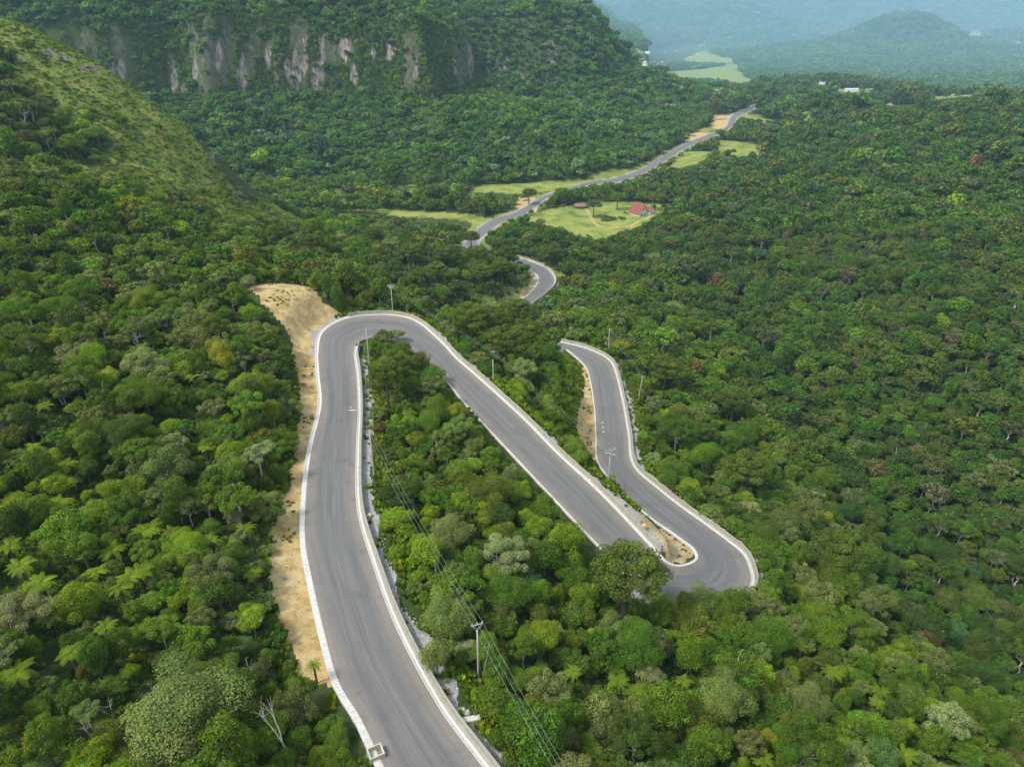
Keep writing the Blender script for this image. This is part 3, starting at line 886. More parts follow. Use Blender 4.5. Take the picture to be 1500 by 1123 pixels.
# heap of grey gravel
bm = bmesh.new()
bmesh.ops.create_grid(bm, x_segments=26, y_segments=26, size=1.0)
for v in bm.verts:
    rr_ = math.hypot(v.co.x, v.co.y)
    v.co.z = max(0.0, 1 - rr_) ** 0.8 * 0.62 + 0.03 * math.sin(17 * v.co.x + 3 * v.co.y) * math.cos(23 * v.co.y) * (rr_ < 1) - (0.1 if rr_ > 0.97 else 0)
gh = bpy.data.meshes.new('gravel_heap'); bm.to_mesh(gh); bm.free()
gm_ = Nodes('gravel'); pp = gm_.obj(); vv = gm_.new('ShaderNodeTexVoronoi'); vv.inputs['Scale'].default_value = 30; gm_.l.new(pp, vv.inputs['Vector'])
sp = gm_.new('ShaderNodeSeparateColor'); gm_.l.new(vv.outputs['Color'], sp.inputs[0])
gm_.color(gm_.mix(sp.outputs[0], (0.11, 0.11, 0.115), (0.30, 0.30, 0.29))).bump(vv.outputs['Distance'], 0.8, 0.05)
gh.materials.append(gm_.m)
place_mesh('gravel_heap', gh, on_ground(726, 1046, -0.1), (0, 0, 0.5), (2.4, 1.7, 1.9), 'heap of grey gravel beside the concrete block, half under the bushes', 'gravel heap')
# spilled cement and paint on the asphalt
M_SPILL = plain('dried_cement', (0.42, 0.41, 0.38), 0.95, 0.1, 0, 0.25, 3)
def spill(u, v, z, w, l, rz, seed, name='cement_stain', lb=None):
    rg = np.random.default_rng(seed)
    n = 26
    a = np.linspace(0, 2 * np.pi, n, endpoint=False)
    rad = 1 + 0.6 * (rg.random(n) - 0.5)
    x, y, zz = at(u, v, z)
    ci = int(np.argmin(((ROAD_C[:, :2] - np.array([x, y])) ** 2).sum(1)))
    V = []
    for k in range(n):
        px = math.cos(a[k]) * w * rad[k]; py = math.sin(a[k]) * l * rad[k]
        X = x + px * math.cos(rz) - py * math.sin(rz); Y = y + px * math.sin(rz) + py * math.cos(rz)
        V.append((X, Y, 0))
    V = np.array(V)
    # drape on the road surface
    for k in range(n):
        d2 = ((RV[:, :, :2] - V[k, :2]) ** 2).sum(-1)
        V[k, 2] = RV.reshape(-1, 3)[int(d2.argmin()), 2] + 0.03
    V = np.vstack([V, [[x, y, V[:, 2].mean() + 0.01]]])
    o = mesh_obj(name, V, [(k, (k + 1) % n, n) for k in range(n)], M_SPILL)
    tag(o, lb, kind='structure')
spill(516, 601, -71.4, .8, .3, 0.2, 1); spill(514, 597, -71.5, .14, .5, 0.0, 2)
spill(883, 619.5, -97.3, .28, .35, 0, 3, 'paint_mark'); spill(883.5, 626, -97.1, .28, .35, 0, 4, 'paint_mark'); spill(884, 632.5, -96.9, .28, .35, 0, 5, 'paint_mark')
spill(980, 773, -91.4, .5, .12, -.6, 7)

# ------------------------------------------------------------------ foliage
def leaf_material(name, trans=0.28, default=(0.06, 0.10, 0.025)):
    m = bpy.data.materials.new(name); m.use_nodes = True
    n, l = m.node_tree.nodes, m.node_tree.links
    n.clear()
    out = n.new('ShaderNodeOutputMaterial')
    t = n.new('ShaderNodeAttribute'); t.attribute_name = 'tint'; t.attribute_type = 'INSTANCER'
    s = n.new('ShaderNodeAttribute'); s.attribute_name = 'shade'; s.attribute_type = 'GEOMETRY'
    hue = n.new('ShaderNodeHueSaturation')
    l.new(t.outputs['Color'], hue.inputs['Color'])
    sp = n.new('ShaderNodeSeparateColor'); l.new(s.outputs['Color'], sp.inputs[0])
    l.new(sp.outputs[0], hue.inputs['Value']); l.new(sp.outputs[1], hue.inputs['Hue']); l.new(sp.outputs[2], hue.inputs['Saturation'])
    d = n.new('ShaderNodeBsdfDiffuse'); tr = n.new('ShaderNodeBsdfTranslucent')
    gl = n.new('ShaderNodeBsdfGlossy'); gl.inputs['Roughness'].default_value = 0.45; gl.inputs['Color'].default_value = (1, 1, 1, 1)
    l.new(hue.outputs[0], d.inputs['Color'])
    br = n.new('ShaderNodeMix'); br.data_type = 'RGBA'; br.blend_type = 'MULTIPLY'; br.inputs[0].default_value = 1.0
    l.new(hue.outputs[0], br.inputs[6]); br.inputs[7].default_value = (1.25, 1.35, 0.6, 1)
    l.new(br.outputs[2], tr.inputs['Color'])
    mx = n.new('ShaderNodeMixShader'); mx.inputs[0].default_value = trans
    l.new(d.outputs[0], mx.inputs[1]); l.new(tr.outputs[0], mx.inputs[2])
    m2 = n.new('ShaderNodeMixShader'); m2.inputs[0].default_value = 0.008
    l.new(mx.outputs[0], m2.inputs[1]); l.new(gl.outputs[0], m2.inputs[2])
    l.new(m2.outputs[0], out.inputs['Surface'])
    return m
M_LEAF = leaf_material('leaves')
M_BARK = plain('bark', (0.20, 0.175, 0.145), 0.95, 0.1, 0, 0.4, 2)
M_PALE = plain('pale_bark', (0.42, 0.39, 0.34), 0.9, 0.15, 0, 0.3, 2)
M_DARKBARK = plain('dark_bark', (0.085, 0.07, 0.055), 0.95, 0.1, 0, 0.3, 2)

def unit(v): return v / (np.linalg.norm(v, axis=-1, keepdims=True) + 1e-9)

def leaf_quads(C, R, n, size, rg, jit=0.55, up=0.25, aspect=0.6, shell=(0.72, 1.05), droop=0.0):
    """leaf quads on the upper and outer parts of clumps; C (k,3) centres, R (k,) or (k,3) radii. returns verts, faces, shades"""
    k = len(C)
    R = np.asarray(R, float)
    if R.ndim == 1: R = np.repeat(R[:, None], 3, 1)
    wt = (R[:, 0] * R[:, 1]); wt /= wt.sum()
    ci = rg.choice(k, n, p=wt)
    d = unit(rg.normal(size=(n, 3)) + np.array([0, 0, 0.35]))
    pos = C[ci] + d * R[ci] * rg.uniform(shell[0], shell[1], (n, 1))
    nrm = unit(d + rg.normal(size=(n, 3)) * jit + np.array([0, 0, up]))
    a = unit(np.cross(nrm, rg.normal(size=(n, 3))))
    b = np.cross(nrm, a)
    s = size * rg.uniform(0.65, 1.35, (n, 1))
    p0, p1, p2, p3 = pos - a * s, pos + b * s * aspect, pos + a * s - nrm * s * 0.3, pos - b * s * aspect
    V = np.stack([p0, p1, p2, p3], 1).reshape(-1, 3)
    F = np.arange(4 * n).reshape(n, 4)
    cs = rg.normal(1, 0.15, k)
    ch = rg.normal(0.5, 0.008, k)
    S = np.ones((n, 4))
    S[:, 0] = np.clip(cs[ci] * rg.normal(1, 0.16, n), 0.5, 1.8)
    S[:, 1] = ch[ci] + rg.normal(0, 0.006, n)
    S[:, 2] = np.clip(rg.normal(1.0, 0.08, n), 0.6, 1.3)
    return V, F, np.repeat(S, 4, 0)

def foliage_mesh(name, V, F, S, mat=None):
    me = fast_mesh(name, V, F, mat or M_LEAF)
    ca = me.color_attributes.new('shade', 'FLOAT_COLOR', 'POINT')
    ca.data.foreach_set('color', np.asarray(S, np.float32).ravel())
    return me

def tube(V, F, path, rad, n=5):
    path = np.asarray(path, float)
    b0 = len(V)
    t = np.gradient(path, axis=0)
    t = unit(t)
    for i, p in enumerate(path):
        ref = np.array([1.0, 0, 0]) if abs(t[i][0]) < 0.8 else np.array([0, 1.0, 0])
        u = unit(np.cross(t[i], ref)); w = np.cross(t[i], u)
        for j in range(n):
            a = 2 * math.pi * j / n
            V.append(p + rad[i] * (math.cos(a) * u + math.sin(a) * w))
    for i in range(len(path) - 1):
        for j in range(n):
            F.append((b0 + i * n + j, b0 + i * n + (j + 1) % n, b0 + (i + 1) * n + (j + 1) % n, b0 + (i + 1) * n + j))
    return V, F

def tube_mesh(name, tubes, mat, n=5):
    V, F = [], []
    for p, r_ in tubes: tube(V, F, p, r_, n)
    return fast_mesh(name, np.array(V), np.array(F), mat, True)

def bendy(a, b, rg, k=5, w=0.06):
    a, b = np.asarray(a, float), np.asarray(b, float)
    t = np.linspace(0, 1, k)[:, None]
    p = a * (1 - t) + b * t
    L = np.linalg.norm(b - a)
    p[1:-1] += rg.normal(size=(k - 2, 3)) * L * w
    return p

# a crown of unit radius whose centre stands H above the trunk foot
def crown_clumps(form, rg):
    if form == 'dome':
        k = 46
        i = np.arange(k); ph = i * 2.39996 + rg.uniform(0, 6)
        z = 1 - (i + 0.5) / k * 1.25
        rad = np.sqrt(np.clip(1 - z * z, 0, 1))
        D = np.c_[rad * np.cos(ph), rad * np.sin(ph), z]
        C = D * np.array([0.72, 0.72, 0.55]) * rg.uniform(0.66, 1.22, (k, 1)) + rg.normal(0, 0.05, (k, 3))
        C[:, :2] *= np.array([rg.uniform(.85, 1.1), rg.uniform(.85, 1.1)])
        R = rg.uniform(0.14, 0.34, k)
        C = np.vstack([C, rg.normal(size=(6, 3)) * 0.2]); R = np.r_[R, np.full(6, 0.45)]
        H = 1.15
    elif form == 'spread':
        k = 24
        i = np.arange(k); ph = i * 2.39996 + rg.uniform(0, 6)
        rd = np.sqrt((i + 0.6) / k) * 0.92
        C = np.c_[rd * np.cos(ph), rd * np.sin(ph), 0.42 * (1 - rd ** 2) + rg.normal(0, 0.17, k)]
        R = rg.uniform(0.16, 0.30, k)
        R = np.c_[R, R, R * 0.8]
        H = 1.35
        return C, R, H
    elif form == 'cumulus':
        k = 24
        i = np.arange(k); ph = i * 2.39996 + rg.uniform(0, 6)
        z = 1 - (i + 0.5) / k * 1.3
        rad = np.sqrt(np.clip(1 - z * z, 0, 1))
        C = np.c_[rad * np.cos(ph), rad * np.sin(ph), z] * np.array([0.62, 0.62, 0.60]) * rg.uniform(0.66, 1.25, (k, 1)) + rg.normal(0, 0.06, (k, 3))
        R = rg.uniform(0.20, 0.42, k)
        C = np.vstack([C, [[0, 0, -0.1]]]); R = np.r_[R, 0.6]
        H = 1.0
    elif form == 'tall':
        k = 30
        i = np.arange(k); ph = i * 2.39996 + rg.uniform(0, 6)
        z = 1.15 - (i + 0.5) / k * 2.0
        rad = np.sqrt(np.clip(1 - (z / 1.3) ** 2, 0, 1)) * 0.55
        C = np.c_[rad * np.cos(ph), rad * np.sin(ph), z * 0.85] * rg.uniform(0.85, 1.12, (k, 1))
        R = rg.uniform(0.22, 0.34, k)
        H = 1.5
    return C, np.repeat(R[:, None], 3, 1), H

LOD_N = {'huge': (26000, 0.0205), 'near': (9500, 0.036), 'mid': (1700, 0.082), 'far': (300, 0.19), 'tiny': (110, 0.30)}
FORM_Q = {'dome': (1.0, 1.0, .46), 'spread': (0.75, 1.1, .75), 'cumulus': (1.35, 0.82, .45), 'tall': (0.9, 0.95, .6)}
def crown_mesh(form, seed, lod):
    rg = np.random.default_rng(seed)
    C, R, H = crown_clumps(form, rg)
    if lod == 'huge' and form != 'spread':      # bigger lobes on the big crowns
        q_ = rg.random(len(C)) < 0.6
        C, R = C[q_], R[q_] * 1.12
        C = C * rg.uniform(0.75, 1.3, (len(C), 1))
    n, s = LOD_N[lod]
    qn, qs, jit = FORM_Q[form]
    V, F, S = leaf_quads(C, R, int(n * qn), s * qs, rg, jit=jit)
    return foliage_mesh('crown', V, F, S), C, H

def trunk_mesh(form, C, H, seed, mat):
    rg = np.random.default_rng(seed)
    r0 = 0.062 if form != 'spread' else 0.055
    top = np.array([rg.normal(0, 0.07), rg.normal(0, 0.07), -0.15])
    foot = np.array([0, 0, -H])
    tr = [(bendy(foot - np.array([0, 0, 0.25]), top, rg, 6, 0.025), np.linspace(r0 * 1.25, r0 * 0.6, 6))]
    idx = rg.choice(len(C), min(9 if form != 'spread' else 15, len(C)), replace=False)
    for i in idx:
        st = foot + (top - foot) * rg.uniform(0.55, 1.0)
        tr.append((bendy(st, C[i] * 0.97, rg, 5, 0.07), np.linspace(r0 * 0.5, 0.008, 5)))
    return tube_mesh('trunk', tr, mat, 5)

# tints (linear base colours of the leaves)
TINT = {'lime': (0.160, 0.245, 0.010), 'yellow': (0.235, 0.260, 0.012), 'mid': (0.098, 0.170, 0.012), 'deep': (0.072, 0.142, 0.011), 'grey': (0.145, 0.190, 0.048),
        'olive': (0.108, 0.142, 0.016), 'dark': (0.060, 0.108, 0.013), 'brown': (0.125, 0.110, 0.030), 'silver': (0.205, 0.245, 0.095), 'blue': (0.075, 0.145, 0.036), 'rust': (0.16, 0.085, 0.025)}
TINT_WORD = {'lime': 'lime green', 'yellow': 'yellow-green', 'mid': 'mid green', 'deep': 'deep green', 'grey': 'grey-green', 'olive': 'olive', 'dark': 'dark green', 'brown': 'brownish', 'silver': 'silvery', 'blue': 'blue-green', 'rust': 'rusty red'}

FORMS = ['dome', 'spread', 'cumulus', 'tall']
NEAR = {}           # form -> list of (crown, trunk, H)
NVAR = {'dome': 5, 'spread': 5, 'cumulus': 4, 'tall': 2}
for fi, f in enumerate(FORMS):
    NEAR[f] = []
    for k in range(NVAR[f]):
        cm, C, H = crown_mesh(f, 100 + fi * 20 + k, 'near')
        NEAR[f].append((cm, trunk_mesh(f, C, H, 300 + fi * 20 + k, M_PALE if f == 'spread' else M_BARK), H))

HUGE = {}
for fi, f in enumerate(FORMS[:3]):
    HUGE[f] = []
    for k in range(2):
        cm, C, H = crown_mesh(f, 1100 + fi * 20 + k, 'huge')
        HUGE[f].append((cm, trunk_mesh(f, C, H, 1300 + fi * 20 + k, M_PALE if f == 'spread' else M_BARK), H))
HUGE['tall'] = NEAR['tall']
def merged(name, parts):
    """one mesh out of several, materials kept"""
    bm = bmesh.new()
    mats = []
    for me in parts:
        n0 = len(bm.faces)
        bm.from_mesh(me)
        bm.faces.ensure_lookup_table()
        for f in bm.faces[n0:]: f.material_index = len(mats)
        mats.append(me.materials[0])
    out = bpy.data.meshes.new(name)
    bm.to_mesh(out); bm.free()
    for m in mats: out.materials.append(m)
    return out

PROTO = bpy.data.collections.new('forest_kinds')
PIDX = {}
def proto(key, me):
    o = bpy.data.objects.new('kind_%03d' % len(PROTO.objects), me)
    PIDX.setdefault(key, []).append(len(PROTO.objects))
    PROTO.objects.link(o)
for fi, f in enumerate(FORMS):
    for k in range(NVAR[f]):
        c, t, H = NEAR[f][k]
        proto(('near', f), merged('tree', [c, t]))
for lod, nv_ in (('mid', 4), ('far', 4), ('tiny', 3)):
    for fi, f in enumerate(FORMS):
        for k in range(nv_):
            cm, C, H = crown_mesh(f, 500 + fi * 20 + k, lod)
            if lod == 'mid':
                tm = trunk_mesh(f, C, H, 700 + fi * 20 + k, M_PALE if f == 'spread' else M_BARK)
                proto((lod, f), merged('tree', [cm, tm]))
            else:
                proto((lod, f), cm)
HGT = {'dome': 1.15, 'spread': 1.35, 'cumulus': 1.0, 'tall': 1.5}

# shrubs and undergrowth tufts: low clumps
for k in range(5):
    rg = np.random.default_rng(900 + k)
    m_ = 7
    C = np.c_[rg.normal(0, 0.42, m_), rg.normal(0, 0.42, m_), rg.uniform(0.1, 0.45, m_)]
    V, F, S = leaf_quads(C, rg.uniform(0.3, 0.5, m_), 520, 0.10, rg, 0.7, 0.4)
    proto('shrub', foliage_mesh('shrub', V, F, S))
for k in range(3):      # grass tussock
    rg = np.random.default_rng(950 + k)
    n = 90
    a = rg.uniform(0, 2 * np.pi, n); l = rg.uniform(0.5, 1.1, n); r0 = rg.uniform(0, 0.35, n); sp_ = rg.uniform(0.15, 0.7, n)
    d = np.c_[np.cos(a), np.sin(a), 0 * a]
    w = np.c_[-np.sin(a), np.cos(a), 0 * a] * 0.03
    b_ = d * r0[:, None]
    m2 = b_ + d * (sp_ * 0.5)[:, None] + np.c_[0 * a, 0 * a, l * 0.75]
    tp = b_ + d * sp_[:, None] + np.c_[0 * a, 0 * a, l * 0.9]
    V = np.stack([b_ - w, b_ + w, m2 + w * .7, tp], 1).reshape(-1, 3)
    S = np.ones((n, 4)); S[:, 0] = rg.normal(1, 0.2, n); S[:, 1] = 0.5
    proto('tuft', foliage_mesh('grass_tuft', V, np.arange(4 * n).reshape(n, 4), np.repeat(S, 4, 0)))

# tree fern: a frond is a keel with leaflets on both sides, arching out
def frond_geom(rg, L=1.0, arch=0.55, n=13):
    t = np.linspace(0, 1, n)
    x = L * t
    z = L * (0.42 * t - arch * 1.05 * t ** 2)
    P = np.c_[x, 0 * x, z]
    V, F = [], []
    wid = 0.19 * L * np.sin(np.pi * np.clip(t * 0.9 + 0.08, 0, 1)) ** 0.8
    for i in range(n - 1):
        for sgn in (1, -1):
            a, b = P[i], P[i] * 0.4 + P[i + 1] * 0.6
            tip = np.array([0.10 * L, sgn * wid[i], -0.06 * L])
            k = len(V)
            V += [a, b, b + tip * 0.96, a + tip]
            F.append((k, k + 1, k + 2, k + 3) if sgn > 0 else (k + 3, k + 2, k + 1, k))
    V = np.array(V); F = np.array(F)
    S = np.ones((len(V), 4)); S[:, 0] = np.clip(rg.normal(1, 0.12, len(V)), .6, 1.4); S[:, 1] = 0.5
    return V, F, S
FROND = []
for k, ar in enumerate((0.35, 0.55, 0.8)):
    V, F, S = frond_geom(np.random.default_rng(40 + k), 1.0, ar)
    FROND.append(foliage_mesh('frond', V, F, S))
FROND_DEAD = foliage_mesh('dead_frond', *frond_geom(np.random.default_rng(47), 0.8, 1.35))
fern_trunk = tube_mesh('trunk', [(np.array([[0, 0, -0.5], [0, 0, 0.6], [0.02, 0, 1.3], [0.03, 0.01, 1.95]]), [0.13, 0.10, 0.09, 0.11])], M_DARKBARK, 7)
def fern_joined(seed):
    rg = np.random.default_rng(seed)
    VV, FF, SS, b0 = [], [], [], 0
    for k in range(15):
        V, F, S = frond_geom(rg, rg.uniform(0.85, 1.1), rg.choice([.3, .5, .75]))
        a = k * 2.39996
        c, s = math.cos(a), math.sin(a)
        V = V @ np.array([[c, s, 0], [-s, c, 0], [0, 0, 1]]) + np.array([0, 0, 0.9])
        VV.append(V); FF.append(F + b0); SS.append(S); b0 += len(V)
    return foliage_mesh('fern', np.vstack(VV), np.vstack(FF), np.vstack(SS))
for k in range(2): proto('fern', fern_joined(60 + k))

# araucaria: flat topped candelabra, tufts at the ends of upswept boughs
def araucaria_parts(seed, lod):
    rg = np.random.default_rng(seed)
    H = 2.3
    boughs = []
    tr = [(bendy((0, 0, -0.3), (0.03, 0.02, H), rg, 6, 0.01), np.linspace(0.085, 0.04, 6))]
    tiers = [(H - 0.62, 0.95, 8), (H - 0.30, 0.85, 8), (H - 0.02, 0.5, 6)]
    for z, L, nb in tiers:
        a0 = rg.uniform(0, 6)
        for j in range(nb):
            a = a0 + 2 * math.pi * j / nb + rg.normal(0, 0.15)
            l = L * rg.uniform(0.8, 1.1)
            d = np.array([math.cos(a), math.sin(a), 0])
            p = np.array([np.array([0, 0, z]), d * l * 0.5 + [0, 0, z + 0.02], d * l * 0.85 + [0, 0, z + 0.12], d * l + [0, 0, z + 0.26]])
            limb = (p, [0.028, 0.022, 0.016, 0.010]); tr.append(limb)
            tips = np.array([d * l + [0, 0, z + 0.27], d * l * 0.86 + np.array([-d[1], d[0], 0]) * 0.13 + [0, 0, z + 0.2], d * l * 0.86 - np.array([-d[1], d[0], 0]) * 0.13 + [0, 0, z + 0.19]])
            n = {'near': 760, 'mid': 70, 'far': 12}[lod]
            s = {'near': 0.036, 'mid': 0.085, 'far': 0.16}[lod]
            R = np.array([[0.24, 0.24, 0.17], [0.20, 0.20, 0.14], [0.20, 0.20, 0.14]])
            tips = np.vstack([tips, d * l * 0.62 + [0, 0, z + 0.10]]); R = np.vstack([R, [0.17, 0.17, 0.12]])
            q4 = leaf_quads(tips, R, n, s, rg, 0.7, 0.3, 0.4); boughs.append(q4)
    return tr, boughs
def joinq(parts):
    VV, FF, SS, b0 = [], [], [], 0
    for V, F, S in parts:
        VV.append(V); FF.append(F + b0); SS.append(S); b0 += len(V)
    return np.vstack(VV), np.vstack(FF), np.vstack(SS)
ARAU = []
for k in range(2):
    tr, bo = araucaria_parts(70 + k, 'near')
    ARAU.append((tube_mesh('trunk', tr[:1], M_DARKBARK, 7), [merged('bough', [foliage_mesh('bough', *q_), tube_mesh('limb', [t_], M_DARKBARK, 4)]) for q_, t_ in zip(bo, tr[1:])]))
for k in range(3):
    tr, bo = araucaria_parts(75 + k, 'mid')
    proto('araucaria', merged('araucaria', [foliage_mesh('crown', *joinq(bo)), tube_mesh('trunk', tr[:1] + tr[1::2], M_DARKBARK, 4)]))

# ------------------------------------------------------------------ where the trees stand
def jgrid(x0, x1, y0, y1, step, rg, jit=0.42):
    xs = np.arange(x0, x1, step); ys = np.arange(y0, y1, step * 0.9)
    X, Y = np.meshgrid(xs, ys)
    X = X + (np.arange(len(ys)) % 2)[:, None] * step * 0.5
    X = X.ravel() + rg.uniform(-jit, jit, X.size) * step; Y = Y.ravel() + rg.uniform(-jit, jit, Y.size) * step
    return X, Y
def wedge(X, Y, d0, d1, half):
    d = np.hypot(X, Y); a = np.degrees(np.abs(np.arctan2(X, Y)))
    return (d >= d0) & (d < d1) & (a < half)

def maskat(X, Y):
    """dirt / grass / gravel flags of a spot"""
    dm = np.zeros(len(X), bool)
    for p in DIRT + [ISLAND]: dm |= inpoly(X, Y, p)
    mm = np.zeros(len(X), bool)
    for p in MEADOW + FIELDS:
        k = 14.0 if p in MEADOW else 60.0
        mm |= inpoly(X + k * fbm(X / (k * 3), Y / (k * 3), 73, 3), Y + k * fbm(X / (k * 3), Y / (k * 3), 74, 3), p)
    rm = inpoly(X + 30 * fbm(X / 30, Y / 30, 75), Y + 30 * fbm(X / 30, Y / 30, 76), RIDGE)
    return dm, mm, rm

class Stand: pass
def stand(X, Y):
    s = Stand()
    s.x, s.y = X, Y
    s.z, s.reg, s.e, s.side, s.i, s.s = T(X, Y, True)
    s.d = np.hypot(X, Y)
    return s

# parts of the photo's road that the trees must leave open to view (photo pixels; tested against the crowns below)
OPEN = [
    [(563,1123),(527,1049),(510,1010),(500,1004),(481,948),(461,865),(447,798),(444,748),(453,665),(469,592),(463,540),(464,500),(478,476),(500,462),(540,456),(585,456),(622,472),(652,500),(700,548),(760,604),(830,674),(905,744),(965,806),(990,822),(1016,818),(1010,800),(975,776),(935,738),(910,716),(896,700),(880,680),(872,650),(868,592),(858,545),(849,530),(838,514),(826,501),(850,503),(882,514),(897,527),(906,560),(918,600),(928,650),(934,680),(962,708),(1000,738),(1050,774),(1085,798),(1098,820),(1104,850),(1085,852),(1050,858),(1030,866),(985,876),(982,850),(960,835),(930,822),(905,815),(895,820),(850,773),(800,716),(760,672),(720,634),(703,615),(690,600),(672,585),(650,552),(620,530),(598,505),(570,478),(548,492),(530,495),(522,508),(524,550),(527,600),(525,660),(528,740),(545,815),(580,900),(640,1010),(690,1090),(712,1123)],
    [(365,426),(400,418),(437,420),(490,458),(470,487),(464,540),(466,592),(453,665),(444,750),(444,800),(458,865),(478,948),(498,1000),(470,1004),(440,985),(425,930),(405,880),(400,820),(412,770),(435,690),(442,620),(442,560),(428,500),(396,452)],
    [(755,444),(773,433),(788,414),(786,403),(779,396),(772,382),(796,391),(811,404),(813,416),(797,430),(780,441),(768,452)],
    [(684,353),(688,347),(705,331),(726,319.5),(751,312),(783,294.5),(797,289),(797,292),(764,315),(737,324),(714,340),(697,354)],
    [(855,533),(864,560),(872,600),(874,645),(876,676),(868,664),(856,645),(850,625),(853,600),(860,570)],
    [(895,264),(935,250),(967,231),(1000,213),(1040,197),(1043,199),(1003,219),(970,238),(938,257),(902,268)],
    [(1063,187),(1073,169),(1098,158),(1104,160),(1083,171),(1070,187)],
    [(812,306),(850,299),(900,298),(972,303),(955,318),(910,338),(875,350),(850,344),(812,330)],
]
GREEN_PX = [[(690,273),(760,269),(860,263),(935,249),(930,256),(880,267),(850,272),(760,283),(690,283)],
    [(480,310),(560,314),(640,325),(688,333),(702,323),(640,314),(560,308)],
    [(975,106),(1040,100),(1078,94),(1084,106),(1102,122),(1085,125),(1060,118),(1000,115)], [(930,73),(1030,65),(1045,80),(1078,90),(1060,93),(985,90),(940,86)],
    [(1228,131),(1300,132),(1290,136),(1228,136)], [(1362,144),(1425,138),(1428,143),(1372,149)], [(1292,153),(1340,151),(1343,155),(1300,156)], [(1046,163),(1074,166),(1068,192),(1050,188)],[(1008,199),(1036,194),(1042,203),(1008,213)],[(762,295),(785,291),(786,306),(760,309)], [(934,96),(950,92),(975,92),(975,97),(945,99)],
    [(980,246),(1005,224),(1042,222),(1032,235),(1010,247)], [(1062,170),(1110,170),(1150,172),(1150,177),(1105,175)], [(1190,125),(1212,119),(1212,125)]]
def covers(u, v, ru, rv, polys=None):
    hitp = np.zeros(len(u), bool)
    for a in np.arange(0, 2 * np.pi, np.pi / 4):
        for q in (1.0, 0.5):
            for p in (polys or OPEN):
                hitp |= inpoly(u + ru * q * math.cos(a), v + rv * q * math.sin(a), p)
    for p in (polys or OPEN): hitp |= inpoly(u, v, p)
    return hitp

rg = np.random.default_rng(5)
TR = []        # rows: x y z r lod form tint rot key
def pick_tints(zone_names, zone_w, n): return rg.choice(zone_names, n, p=np.array(zone_w) / np.sum(zone_w))

LISTS = dict(x=[], y=[], z=[], r=[], h=[], tint=[], key=[], zone=[])
def add_trees(X, Y, Z, R, tint, form, lod, hs=None, zone=None):
    LISTS['x'].append(X); LISTS['y'].append(Y); LISTS['z'].append(Z); LISTS['r'].append(R)
    LISTS['h'].append(np.ones(len(X)) if hs is None else hs)
    LISTS['tint'].append(np.asarray(tint, object)); LISTS['key'].append(np.array([(l, f) for l, f in zip(lod, form)], object).reshape(-1, 2))
    LISTS['zone'].append(np.asarray(zone if zone is not None else [''] * len(X), object))

